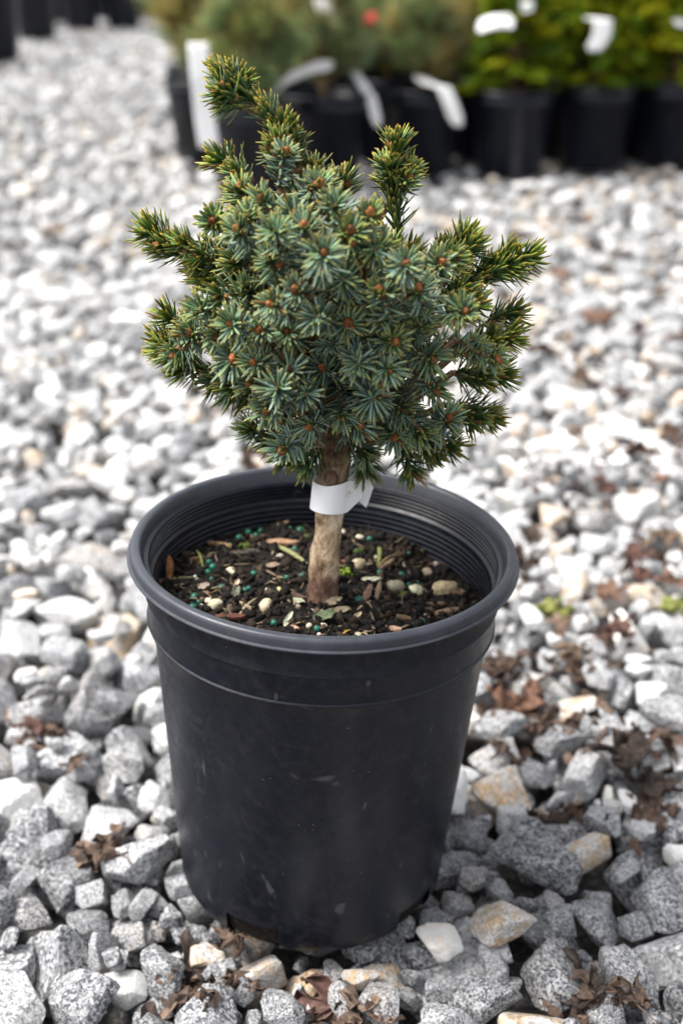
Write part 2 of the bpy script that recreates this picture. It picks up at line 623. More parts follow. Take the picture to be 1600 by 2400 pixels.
class Field:
    def __init__(self, x0, x1, y0, y1, cell):
        self.x0, self.y0, self.c = x0, y0, cell
        self.nx, self.ny = int((x1 - x0) / cell), int((y1 - y0) / cell)
        self.H = np.full((self.nx, self.ny), -0.034)
        self.I = np.full((self.nx, self.ny), -1)
        self.st = []

    def drop(self, bank, n, ceil, mask=None, cand=5, jig=0.004, box=None):
        r = RNG
        nb = len(bank.e)
        b = box or (self.x0, self.x0 + self.nx * self.c, self.y0, self.y0 + self.ny * self.c)
        i0, i1, j0, j1 = (int((b[0] - self.x0) / self.c), int((b[1] - self.x0) / self.c), int((b[2] - self.y0) / self.c), int((b[3] - self.y0) / self.c))
        for _ in range(n):
            e = bank.e[int(r.integers(nb))]
            k, R, s, hw, bot, top, tz = e
            best = None
            for _c in range(cand):
                i = int(r.integers(max(hw, i0), min(self.nx - hw, i1)))
                j = int(r.integers(max(hw, j0), min(self.ny - hw, j1)))
                if mask is not None and not mask(self.x0 + i * self.c, self.y0 + j * self.c):
                    continue
                z = (self.H[i - hw:i + hw + 1, j - hw:j + hw + 1] - bot).max()
                if best is None or z < best[0]:
                    best = (z, i, j)
            if best is None or best[0] + tz > ceil + r.normal(0, jig):
                continue
            z, i, j = best
            z -= 0.0006
            sl = (slice(i - hw, i + hw + 1), slice(j - hw, j + hw + 1))
            t = top + z
            up = t > self.H[sl]
            self.H[sl] = np.where(up, t, self.H[sl])
            self.I[sl] = np.where(up, len(self.st), self.I[sl])
            self.st.append((k, R, s, (self.x0 + i * self.c, self.y0 + j * self.c, z)))

    def height(self, x, y, rad=0.01, q=0.8):
        i, j, h = int((x - self.x0) / self.c), int((y - self.y0) / self.c), max(1, int(rad / self.c))
        a = self.H[max(0, i - h):i + h + 1, max(0, j - h):j + h + 1]
        return float(np.quantile(a, q))


def in_frame(x, y, m=0.10):
    if y < -0.30:
        return False
    P = np.array([[x, y, 0.0]])
    u, v, d = project(P)
    w = 800 + 1600 * m + 30
    return abs(u[0] - 800) < w and -150 < v[0] < 2400 + 500


bank_near = Bank(260, 0.002, 0.0146, 0.26, 0.008, 0.0235)
bank_fill = Bank(80, 0.002, 0.0066, 0.2, 0.004, 0.009)
near = Field(-0.50, 0.52, -0.26, 1.10, 0.002)
BOX = (-0.11, 0.11, -0.11, 0.11)           # bed under and round the pot, topped out just below its base
near.drop(bank_near, 420, -0.003, lambda x, y: x * x + y * y < 0.098 ** 2, 6, 0.0, BOX)
near.drop(bank_fill, 500, -0.004, lambda x, y: x * x + y * y < 0.098 ** 2, 6, 0.0, BOX)
ii, jj = np.meshgrid(np.arange(near.nx), np.arange(near.ny), indexing='ij')
rr2 = (near.x0 + ii * near.c) ** 2 + (near.y0 + jj * near.c) ** 2
near.H[rr2 < 0.0635 ** 2] = 1.0
fr_mask = lambda x, y: in_frame(x, y, 0.12)
near.drop(bank_near, 1800, 0.005, None, 7, 0.004, (-0.24, 0.27, -0.25, 0.20))
near.drop(bank_near, 9000, 0.004, fr_mask, 6)
near.drop(bank_near, 1200, 0.006, None, 12, 0.003, (-0.24, 0.27, -0.25, 0.20))
near.drop(bank_fill, 900, 0.0, None, 8, 0.003, (-0.24, 0.27, -0.25, 0.20))
near.drop(bank_fill, 4500, 0.001, fr_mask, 6)
bank_far = Bank(140, 0.004, 0.0128, 0.26, 0.0075, 0.020)
bank_grit = Bank(50, 0.004, 0.0068, 0.2, 0.005, 0.009)
far = Field(-2.1, 1.25, 1.06, 5.9, 0.004)


def far_mask(x, y):
    return in_frame(x, y, 0.06) and not (y > 2.35 and x > -0.22)


far.drop(bank_far, 22000, 0.004, far_mask, 4)
far.drop(bank_grit, 6000, 0.001, far_mask, 4)

# which stones show largest: cells of the top surface projected into the photo, pot and crown left out
ci = near.I.ravel()
xs, ys = (near.x0 + ii * near.c).ravel(), (near.y0 + jj * near.c).ravel()
u, v, dep = project(np.stack([xs, ys, near.H.ravel().clip(-0.04, 0.02)], 1))
vis = (ci >= 0) & (u > 0) & (u < 1600) & (v > 0) & (v < 2400) & (rr2.ravel() > 0.0625 ** 2)
hid = (v < 2200) & (v > 1120) & (np.abs(u - 745) < np.interp(v, [1120, 1330, 1550, 2050, 2200], [250, 455, 380, 310, 150]))
hid |= (v <= 1120) & (v > 150) & (np.abs(u - 780) < 380)
vis &= ~hid
area = np.bincount(ci[vis], weights=(F_PX / dep[vis]) ** 2 * near.c ** 2, minlength=len(near.st))
big = set(int(k) for k in np.argsort(-area)[:300])


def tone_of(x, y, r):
    baked_light = min(1.0, max(0.0, (y + 0.02) / 0.30))  # vignetting and overexposure painted into tone: near stones darker, far ones whiter
    """granite mix: mostly grey, some near white, some dark, a few tan; the near-to-far brightening is painted light"""
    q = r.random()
    w = 0.05 + 0.10 * baked_light
    t = r.uniform(0.36, 0.64) + 0.16 * baked_light if q < 0.92 - w - 0.22 * (1 - baked_light) else (r.uniform(0.78, 1.0) if q > 1 - w else r.uniform(0.16, 0.38))
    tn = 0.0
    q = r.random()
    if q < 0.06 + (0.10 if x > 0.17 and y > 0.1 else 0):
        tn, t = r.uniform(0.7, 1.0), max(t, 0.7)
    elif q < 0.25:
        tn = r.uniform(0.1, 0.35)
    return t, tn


HI = []
for k in range(NSH):
    me = raw_mesh('stone', shape_mesh_points(k, 3), [ICO[3][1]])
    me.set_sharp_from_angle(angle=math.radians(17))
    me.materials.append(M_STONE)
    HI.append(me)
sr = np.random.default_rng(5)
V_, F_, T_, A_, O_ = [], [], [], [], []
nv = 0


def add_stuff(st, lvl):
    global nv
    k, R, s, c = st
    P = shape_mesh_points(k, lvl) @ R.T * s + np.array(c)
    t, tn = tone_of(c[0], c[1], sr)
    V_.append(P)
    F_.append(ICO[lvl][1] + nv)
    T_.append(np.full(len(P), t))
    A_.append(np.full(len(P), tn))
    O_.append(np.full(len(P), sr.uniform(0, 3)))
    nv += len(P)


for idx, st in enumerate(near.st):
    k, R, s, c = st
    if idx in big:
        o = link('stone', HI[k], None, ground)
        o.matrix_local = Matrix.Translation(c) @ Matrix(R.tolist()).to_4x4() @ Matrix.Scale(s, 4)
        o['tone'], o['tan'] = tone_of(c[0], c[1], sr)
        o['off'] = float(sr.uniform(0, 400))
    elif idx < len(near.st):
        shown = area[idx] > 0
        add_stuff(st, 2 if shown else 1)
for st in far.st:
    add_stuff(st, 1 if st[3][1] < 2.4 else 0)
gravel = link('gravel', raw_mesh('gravel', np.concatenate(V_), [np.concatenate(F_)], True, None,
              {'tone': np.concatenate(T_), 'tan': np.concatenate(A_), 'off': np.concatenate(O_)}), M_GRAVEL, ground)
gravel['kind'] = 'stuff'
gravel.data.set_sharp_from_angle(angle=math.radians(24))


def surf(x, y, rad=0.01, q=0.8):
    if -0.49 < x < 0.51 and -0.25 < y < 1.06:
        return near.height(x, y, rad, q)
    if -2.0 < x < 1.2 and 1.1 < y < 5.8:
        return far.height(x, y, rad, q)
    return -0.005


# ------------------------------------------------------------------ the nursery pot
TILT = 0.0439
H, R0 = 0.178, 0.0825
pot = empty('nursery_pot', (0, 0, 0.0), (0, TILT, 0))
tag(pot, 'large black plastic nursery pot in front holding the little spruce', 'plant pot')


def body_r(z):
    return 0.0622 + (0.0737 - 0.0622) * (z / 0.143)


NOTCH = [(-35.6, -12.6), (40, 63), (112, 135), (184, 207), (256, 279)]
seg = 180
outer = [(0.0570, 0.0), (0.0595, 0.0008), (0.0612, 0.0026), (body_r(0.006), 0.006), (body_r(0.0100), 0.0100), (body_r(0.0145), 0.0145)]
outer += [(body_r(z), z) for z in np.linspace(0.02, 0.1415, 14)]
outer += [(0.0738, 0.1420), (0.0756, 0.1423), (0.0762, 0.1428), (0.0762, 0.1432), (0.0756, 0.1439), (0.0757, 0.1558), (0.0764, 0.1561), (0.0768, 0.1565), (0.0768, 0.1568), (0.0764, 0.1574), (0.0767, 0.1718)]
inner = [(0.0766, 0.1718), (0.0750, 0.1708)]
zz = 0.1700
while zz > 0.163:                          # moulded ribs under the rim
    inner += [(0.0748, zz), (0.0743, zz - 0.0006), (0.0747, zz - 0.0012)]
    zz -= 0.0019
inner += [(0.0746, 0.1622), (0.0732, 0.1612), (0.0730, 0.1600)]
zz = 0.1585
while zz > 0.142:
    inner += [(0.0729 - (0.1585 - zz) * 0.02, zz), (0.0724 - (0.1585 - zz) * 0.02, zz - 0.0007), (0.0729 - (0.1585 - zz) * 0.02, zz - 0.0014)]
    zz -= 0.0026
inner += [(body_r(z) - 0.0014, z) for z in np.linspace(0.138, 0.0145, 8)]
inner += [(body_r(0.010) - 0.0014, 0.010), (body_r(0.006) - 0.0014, 0.006), (0.0560, 0.0022), (0.0001, 0.0022)]
prof = [(0.0001, 0.0)] + outer + inner
V, Q, qi, qj = lathe(prof, seg, -math.pi / 2)
pr = np.array(prof)
zmid = (pr[qj, 1] + pr[np.minimum(qj + 1, len(pr) - 1), 1]) / 2
rmid = (pr[qj, 0] + pr[np.minimum(qj + 1, len(pr) - 1), 0]) / 2
ang = (qi + 0.5) * 360 / seg
keep = np.ones(len(Q), bool)
for a0, a1 in NOTCH:
    inn = (((ang - a0) % 360) < (a1 - a0)) & (zmid < 0.0145) & (rmid > 0.050)
    keep &= ~inn
o = link('body', raw_mesh('body', V, [Q[keep]]), M_POT, pot)
o.data.set_sharp_from_angle(angle=math.radians(40))
# rolled rim
rimp = []
for (r, z) in [(0.0764, 0.1712), (0.0832, 0.1715), (0.0836, 0.1717), (0.0836, 0.1722), (0.0825, 0.1726), (0.0824, 0.1752), (0.0821, 0.1762), (0.0815, 0.1768), (0.0806, 0.1771), (0.0794, 0.1771), (0.0785, 0.1768), (0.0779, 0.1760), (0.0768, 0.1730), (0.0762, 0.1711)]:
    rimp.append((r, z))
V, Q, _, _ = lathe(rimp, seg)
V[:, 0] *= 1.0 + 0.004 * np.sin(2 * np.arctan2(V[:, 1], V[:, 0]) + 0.6)
ri = link('rim', raw_mesh('rim', V, [Q]), M_RIM, pot)
ri.data.set_sharp_from_angle(angle=math.radians(42))

# ------------------------------------------------------------------ potting soil and what lies in it
SOIL_Z = 0.1485
TM = Matrix.Rotation(TILT, 4, 'Y')
TI = TM.inverted()


def soil_h(x, y):
    P = np.stack([np.atleast_1d(x), np.atleast_1d(y), np.zeros(np.size(x))], 1)
    rad = np.hypot(P[:, 0], P[:, 1])
    h = SOIL_Z + 0.0016 * wob(P, 95, 3, 3) + 0.0012 * wob(P, 330, 4, 2) + 0.003 * np.exp(-(rad / 0.02) ** 2)
    # a washed-out hollow along the right wall
    h -= 0.006 * np.exp(-(((P[:, 0] - 0.052) / 0.016) ** 2 + ((P[:, 1] - 0.022) / 0.035) ** 2))
    return h


soil = empty('potting_soil', (0, 0, 0.0), (0, TILT, 0))
tag(soil, 'dark damp potting mix with bark bits and green prills inside the front pot', 'soil')
nr, na = 70, 150
rad = np.linspace(0.0, 1.0, nr)
aa = np.linspace(0, 2 * np.pi, na, endpoint=False)
Vs = []
for r in rad:
    x, y = r * 0.0727 * np.cos(aa), r * 0.0727 * np.sin(aa)
    Vs.append(np.stack([x, y, soil_h(x, y)], 1))
for z in (0.13, 0.09, 0.05, 0.014, 0.004):
    r = body_r(z) - 0.0022
    w = wob(np.stack([np.cos(aa), np.sin(aa), np.full(na, z * 50)], 1), 7, 77, 3) * 0.0004
    Vs.append(np.stack([(r + w) * np.cos(aa), (r + w) * np.sin(aa), np.full(na, z)], 1))
Vs = np.concatenate(Vs)
i, j = np.meshgrid(np.arange(nr + 4), np.arange(na), indexing='ij')
j2 = (j + 1) % na
Q = np.stack([i * na + j, (i + 1) * na + j, (i + 1) * na + j2, i * na + j2], -1).reshape(-1, 4)
so = link('soil_mass', raw_mesh('soil_mass', Vs, [Q]), M_SOIL, soil)
# loose crumbs
J = Join()
rs = np.random.default_rng(21)
pal = [(0.006, 0.0045, 0.0035), (0.010, 0.007, 0.005), (0.02, 0.013, 0.008), (0.04, 0.026, 0.016), (0.10, 0.07, 0.045), (0.05, 0.055, 0.022), (0.17, 0.13, 0.09)]
for _ in range(2600):
    a, r = rs.uniform(0, 6.283), 0.0715 * math.sqrt(rs.random())
    x, y = r * math.cos(a), r * math.sin(a)
    s = 0.0006 + 0.0016 * rs.random() ** 2
    U, Fc = ICO[1] if s > 0.0012 else ICO[0]
    P = U * (1 + 0.3 * wob(U, 4, int(rs.integers(1e6)), 2))[:, None] * np.array([rs.uniform(0.7, 2.0), 1, rs.uniform(0.5, 0.9)])
    P = P @ rot_rand(rs).T * s + np.array([x, y, soil_h(x, y)[0] + s * 0.3])
    J.add(P, [Fc], pal[min(len(pal) - 1, int(abs(rs.normal(0, 1.8))))])
for _ in range(420):
    a, r = rs.uniform(0, 6.283), 0.0705 * math.sqrt(rs.random())
    x, y = r * math.cos(a), r * math.sin(a)
    ln, th = rs.uniform(0.0015, 0.0045), rs.uniform(0, 6.283)
    d = np.array([math.cos(th), math.sin(th), rs.normal(0.1, 0.3)]) * ln
    c0 = np.array([x, y, soil_h(x, y)[0] + 0.0006])
    w = rs.uniform(0.0001, 0.00045)
    Vt, Ft = tube([c0 - d, c0 + rs.normal(0, 0.0004, 3), c0 + d], [w, w * 1.2, w * 0.6], 5)
    J.add(Vt, Ft, pal[int(rs.integers(2, len(pal)))] if rs.random() < 0.8 else (0.26, 0.20, 0.12))
cr = link('soil_crumbs', J.mesh('soil_crumbs'), M_BIT, soil)
cr['kind'] = 'stuff'


def soil_at(px, py):
    """pot-local point on the soil surface seen at a photo pixel"""
    o = TI @ CAM
    d = TI.to_3x3() @ ray(px, py)
    z = SOIL_Z
    for _ in range(4):
        p = o + d * ((z - o.z) / d.z)
        z = float(soil_h(p.x, p.y)[0])
    if math.hypot(p.x, p.y) > 0.0695:
        q = 0.0695 / math.hypot(p.x, p.y)
        p = Vector((p.x * q, p.y * q, z))
    return Vector((p.x, p.y, z))


def chip_mesh(name, L, W, T, seed, col, bend=0.1):
    """a split sliver: ragged box grid"""
    r = np.random.default_rng(seed)
    n = 7
    t = np.linspace(-1, 1, n)
    V = []
    for k in range(n):
        w = W * (1 - abs(t[k]) ** 3 * r.uniform(0.4, 0.9)) * r.uniform(0.85, 1.1)
        th = T * r.uniform(0.75, 1.15)
        z = bend * L * (1 - t[k] ** 2)
        x = t[k] * L + r.normal(0, L * 0.03)
        for (a, b) in ((-1, -1), (1, -0.8), (0.9, 1), (0, 1.35), (-0.85, 0.9)):
            V.append((x + r.normal(0, L * 0.03), a * w, z + b * th))
    V = np.array(V)
    i, j = np.meshgrid(np.arange(n - 1), np.arange(5), indexing='ij')
    j2 = (j + 1) % 5
    Q = np.stack([i * 5 + j, i * 5 + j2, (i + 1) * 5 + j2, (i + 1) * 5 + j], -1).reshape(-1, 4)
    caps = np.array([[4, 3, 2, 1, 0], [(n - 1) * 5 + q for q in range(5)]])
    c = np.array(col) * r.uniform(0.75, 1.2, size=(len(V), 1))
    return raw_mesh(name, V, [Q, caps], False, c)


def pebble_mesh(name, s, seed, col, rough=0.18):
    U, Fc = ICO[2]
    r = np.random.default_rng(seed)
    P = U * (1 + rough * wob(U, 3.2, seed, 4))[:, None] * np.array([r.uniform(0.95, 1.3), 1, r.uniform(0.7, 0.95)]) * s
    c = np.array(col) * (1 + 0.25 * wob(U, 6, seed + 1, 2))[:, None]
    return raw_mesh(name, P, [Fc], True, c.clip(0.01, 0.9))


mm = 0.00018                                # metres per photo pixel at the soil
for k, (px, py, ln, wd, th, az, el, col) in enumerate([
        (659, 1276, 95, 26, 12, 5, 0, (0.33, 0.20, 0.12)), (376, 1350, 62, 17, 8, 95, 62, (0.26, 0.12, 0.05)),
        (362, 1340, 45, 10, 6, 92, 60, (0.22, 0.10, 0.05)), (515, 1280, 70, 10, 8, -25, 6, (0.30, 0.19, 0.10)),
        (400, 1338, 28, 10, 6, 10, 0, (0.34, 0.21, 0.12)), (455, 1312, 40, 12, 7, 25, 0, (0.18, 0.09, 0.05)),
        (540, 1450, 70, 22, 8, 15, -5, (0.10, 0.04, 0.028)), (650, 1225, 55, 10, 7, 40, 10, (0.28, 0.18, 0.10)),
        (575, 1425, 60, 8, 7, -55, 10, (0.27, 0.22, 0.14)), (920, 1478, 48, 14, 7, -38, 12, (0.42, 0.27, 0.18)),
        (1010, 1420, 70, 9, 7, 6, 4, (0.20, 0.14, 0.08)), (1045, 1440, 60, 20, 9, 15, 8, (0.24, 0.15, 0.10)),
        (860, 1400, 75, 20, 8, 75, 10, (0.16, 0.10, 0.07)), (885, 1395, 70, 14, 8, 80, 14, (0.20, 0.14, 0.10)),
        (700, 1400, 45, 14, 8, -35, 0, (0.09, 0.06, 0.045)), (640, 1390, 50, 18, 8, 30, 0, (0.045, 0.032, 0.026)),
        (560, 1300, 50, 16, 9, 10, 0, (0.06, 0.05, 0.04)), (595, 1295, 44, 18, 9, -10, 0, (0.055, 0.048, 0.04)),
        (1025, 1325, 60, 8, 6, 10, 0, (0.14, 0.07, 0.05)), (905, 1330, 55, 12, 8, 40, 15, (0.19, 0.13, 0.08)),
        (740, 1500, 40, 12, 7, 45, 5, (0.22, 0.12, 0.08)), (820, 1450, 55, 9, 6, -60, 5, (0.17, 0.11, 0.07)),
        (480, 1400, 40, 14, 7, 70, 5, (0.15, 0.09, 0.06)), (690, 1475, 38, 12, 6, -60, 12, (0.34, 0.20, 0.14)),
        (950, 1450, 45, 12, 7, -20, 0, (0.13, 0.09, 0.05)), (1080, 1395, 60, 14, 8, -30, 5, (0.12, 0.075, 0.05))]):
    p = soil_at(px, py)
    o = link('bark_chip', chip_mesh('bark_chip', ln * mm / 2, wd * mm / 2, th * mm / 2, 300 + k, col, 0.03), M_BIT, soil,
             p + Vector((0, 0, th * mm * 0.35 + ln * mm * 0.5 * math.sin(math.radians(abs(el))) * 0.8)))
    o.rotation_euler = (0, math.radians(-el), math.radians(az))

for k, (px0, py0, px1, py1, rr_, lift, col) in enumerate([
        (437, 1285, 482, 1346, 3.2, 9, (0.20, 0.24, 0.07)), (655, 1288, 722, 1326, 6.0, 5, (0.24, 0.24, 0.11)),
        (390, 1360, 462, 1358, 4.0, 2, (0.14, 0.13, 0.06)), (885, 1335, 930, 1308, 4.5, 12, (0.20, 0.13, 0.07)),
        (800, 1318, 830, 1328, 4.5, 2, (0.16, 0.07, 0.05)), (890, 1290, 885, 1330, 6.0, 8, (0.18, 0.20, 0.07)),
        (838, 1432, 872, 1410, 3.0, 5, (0.36, 0.27, 0.16)), (790, 1500, 822, 1478, 2.6, 5, (0.62, 0.36, 0.07)),
        (500, 1330, 590, 1325, 3.0, 2, (0.16, 0.12, 0.08)), (740, 1436, 780, 1430, 2.4, 3, (0.36, 0.32, 0.20)),
        (560, 1448, 600, 1405, 3.4, 6, (0.30, 0.24, 0.15)), (960, 1370, 1010, 1400, 3.0, 6, (0.22, 0.16, 0.10)),
        (610, 1340, 650, 1352, 3.0, 3, (0.18, 0.12, 0.09)), (870, 1470, 880, 1500, 4.0, 3, (0.12, 0.09, 0.06))]):
    a, b = soil_at(px0, py0), soil_at(px1, py1)
    pts = [a.lerp(b, t) + Vector((0, 0, (rr_ + lift * math.sin(t * 3.1)) * mm)) + Vector((math.sin(t * 5 + k) * 0.0004, math.cos(t * 4 + k) * 0.0004, 0)) for t in np.linspace(0, 1, 7)]
    base = pts[0].copy()
    V, F = tube([p - base for p in pts], [rr_ * mm * f for f in (0.7, 1, 1, 0.95, 0.9, 0.8, 0.5)], 7, 0.08)
    link('twig', raw_mesh('twig', V, F, True, np.tile(np.array(col), (len(V), 1))), M_BIT, soil, base)

for k, (px, py, s, col) in enumerate([
        (544, 1342, 13, (0.66, 0.58, 0.42)), (625, 1424, 17, (0.52, 0.42, 0.28)), (505, 1420, 18, (0.46, 0.42, 0.30)), (487, 1408, 9, (0.60, 0.54, 0.40)),
        (460, 1356, 9, (0.80, 0.78, 0.68)), (1040, 1384, 27, (0.42, 0.33, 0.20)), (972, 1386, 19, (0.55, 0.55, 0.36)), (925, 1380, 25, (0.28, 0.26, 0.18)),
        (1000, 1345, 15, (0.36, 0.29, 0.20)), (842, 1324, 17, (0.44, 0.36, 0.24)), (842, 1262, 11, (0.55, 0.50, 0.36)), (802, 1248, 8, (0.62, 0.58, 0.45)),
        (590, 1430, 8, (0.5, 0.45, 0.30)), (628, 1382, 6, (0.55, 0.5, 0.36)), (656, 1382, 7, (0.50, 0.46, 0.22)), (730, 1432, 7, (0.66, 0.62, 0.5)),
        (948, 1325, 7, (0.46, 0.4, 0.27)), (758, 1467, 7, (0.55, 0.5, 0.42)), (725, 1468, 8, (0.45, 0.4, 0.30)), (840, 1490, 9, (0.46, 0.42, 0.28)),
        (700, 1420, 10, (0.30, 0.27, 0.20)), (880, 1310, 10, (0.34, 0.30, 0.18)), (748, 1488, 6, (0.60, 0.5, 0.44)), (1020, 1326, 8, (0.44, 0.4, 0.36)),
        (870, 1365, 12, (0.50, 0.48, 0.36)), (655, 1305, 9, (0.5, 0.42, 0.38)), (470, 1420, 6, (0.6, 0.56, 0.4)), (1000, 1445, 8, (0.42, 0.38, 0.32))]):
    p = soil_at(px, py)
    o = link('pebble', pebble_mesh('pebble', s * mm, 500 + k, col), M_BIT, soil, p + Vector((0, 0, s * mm * 0.15)))
    o.rotation_euler = (0, 0, k * 1.3)

U, Fc = ICO[2]
prill_me = raw_mesh('fertilizer_prill', U, [Fc], True, np.tile(np.array((0.008, 0.105, 0.066)), (len(U), 1)))
prill_me.materials.append(M_PRILL)
prills = [(490, 1320), (499, 1334), (496, 1358), (487, 1342), (595, 1348), (583, 1382), (456, 1400), (470, 1424), (672, 1357), (710, 1355), (703, 1455),
          (743, 1475), (582, 1252), (678, 1236), (702, 1243), (642, 1463), (957, 1300), (940, 1350), (981, 1352), (976, 1370), (988, 1463), (795, 1492),
          (890, 1344), (560, 1265), (540, 1278), (600, 1256), (690, 1290), (702, 1296), (841, 1408), (895, 1392), (1085, 1421), (452, 1428), (466, 1410),
          (610, 1245), (866, 1268), (957, 1372), (520, 1378), (575, 1385)]
for k, (px, py) in enumerate(prills):
    p = soil_at(px, py)
    s = (8.2 + 2.2 * math.sin(k * 2.3)) * mm
    o = link('fertilizer_prill', prill_me, None, soil, p + Vector((0, 0, s * (0.35 + 0.3 * math.sin(k * 1.7)))))
    o.scale = (s, s, s * 0.94)

# moss clumps and leaf scraps
def moss_mesh(s, seed, col):
    J = Join()
    r = np.random.default_rng(seed)
    for _ in range(46):
        U, Fc = ICO[1]
        P = U * (1 + 0.3 * wob(U, 4, int(r.integers(1e6)), 2))[:, None] * r.uniform(0.12, 0.3) * s
        J.add(P + r.normal(0, 0.36, 3) * np.array([1.2, 0.9, 0.55]) * s, [Fc], np.array(col) * r.uniform(0.5, 1.5))
    return J.mesh('moss_clump')


for k, (px, py, s, col) in enumerate([(806, 1352, 22, (0.17, 0.25, 0.03)), (575, 1285, 16, (0.07, 0.10, 0.02)), (840, 1300, 16, (0.06, 0.09, 0.025)), (940, 1400, 14, (0.13, 0.15, 0.03)), (700, 1232, 14, (0.06, 0.09, 0.02))]):
    p = soil_at(px, py)
    o = link('moss_clump', moss_mesh(s * mm, 700 + k, col), M_BIT, soil, p + Vector((0, 0, s * mm * 0.5)))
    o.rotation_euler = (0, 0, 0.5)


def scrap_mesh(L, W, seed, col, curl=0.35):
    r = np.random.default_rng(seed)
    n, q = 9, 5
    V = []
    for t in np.linspace(0, 1, n):
        w = W * (math.sin(math.pi * min(1, t * 0.92 + 0.06)) ** 0.6) * r.uniform(0.75, 1.15)
        for b in np.linspace(-1, 1, q):
            V.append(((t - 0.5) * L * 2, b * w, curl * W * b * b + 0.25 * L * (t - 0.5) ** 2 + r.normal(0, W * 0.06)))
    V = np.array(V)
    V2 = V - np.array([0, 0, 0.00025])
    i, j = np.meshgrid(np.arange(n - 1), np.arange(q - 1), indexing='ij')
    Q = np.stack([i * q + j, (i + 1) * q + j, (i + 1) * q + j + 1, i * q + j + 1], -1).reshape(-1, 4)
    c = np.array(col) * r.uniform(0.8, 1.2, size=(2 * len(V), 1))
    return raw_mesh('leaf_scrap', np.concatenate([V, V2]), [Q, Q[:, ::-1] + len(V)], True, c)


for k, (px, py, L, W, az, col) in enumerate([
        (552, 1396, 24, 14, 80, (0.11, 0.12, 0.085)), (674, 1462, 32, 10, 70, (0.44, 0.46, 0.33)), (760, 1455, 34, 22, 10, (0.10, 0.13, 0.07)),
        (700, 1418, 30, 10, -50, (0.26, 0.27, 0.18)), (478, 1385, 18, 14, 20, (0.28, 0.22, 0.18)), (870, 1368, 34, 10, -20, (0.42, 0.40, 0.29)),
        (780, 1420, 30, 14, 20, (0.20, 0.16, 0.11)), (800, 1440, 30, 14, -20, (0.17, 0.14, 0.09)), (835, 1455, 22, 9, 50, (0.36, 0.30, 0.18)),
        (640, 1335, 24, 12, -15, (0.20, 0.15, 0.11)), (555, 1375, 14, 7, 70, (0.50, 0.36, 0.26))]):
    p = soil_at(px, py)
    o = link('leaf_scrap', scrap_mesh(L * mm * 0.8, W * mm * 0.75, 800 + k, col), M_BIT, soil, p + Vector((0, 0, 0.0022)))
    o.rotation_euler = (math.radians(20), math.radians(-15), math.radians(az))

# ------------------------------------------------------------------ the dwarf spruce
BASE_Y = 0.002
tb = TM @ soil_at(752, 1395)
tb.z -= 0.004
spruce = empty('dwarf_spruce', tb)
tag(spruce, 'small dwarf spruce with blue-green needles and brown buds grafted on a short trunk', 'spruce tree')
ctr = atd(772, 1008, 0.004)
path = [tb, tb.lerp(ctr, 0.18), tb.lerp(ctr, 0.36), tb.lerp(ctr, 0.55), tb.lerp(ctr, 0.78), ctr,
        atd(770, 900, 0.008), atd(765, 780, 0.010), atd(755, 660, 0.008), atd(730, 540, 0.005), atd(700, 430, 0.0)]
cv = []
for k in range(len(path) - 1):
    for q in range(6):
        cv.append(path[k].lerp(path[k + 1], q / 6) - tb)
cv.append(path[-1] - tb)
nn = len(cv)
rad_ = np.interp(np.linspace(0, 1, nn), [0, 0.07, 0.13, 0.15, 0.2, 0.36, 0.44, 0.52, 0.7, 1.0],
                 [0.0074, 0.0065, 0.0060, 0.0064, 0.0061, 0.0060, 0.0068, 0.0066, 0.0050, 0.0028])
V, F = tube(cv, rad_, 28)
ax = np.array([tuple(p) for p in cv])
own = np.repeat(ax, 28, 0)
dv = V[:len(own)] - own
V[:len(own)] = own + dv * (1 + 0.13 * wob(V[:len(own)] * np.array([0.7, 0.7, 1.3]), 420, 41, 3) + 0.07 * wob(V[:len(own)] * np.array([1, 1, 0.4]), 900, 42, 2))[:, None]
link('trunk', raw_mesh('trunk', V, F), M_TRUNK, spruce)
# pruned branch scar on the front of the trunk
kp = atd(759, 1098, -0.0045)
U, Fc = ICO[2]
kn = raw_mesh('knot', U * np.array([0.0030, 0.0016, 0.0034]) * (1 + 0.10 * wob(U, 8, 55, 3))[:, None], [Fc])
link('knot', kn, M_TRUNK, spruce, kp - tb)


NT = np.array([0.0, 0.10, 0.58, 0.87])
NW = np.array([0.55, 1.0, 1.0, 0.66])


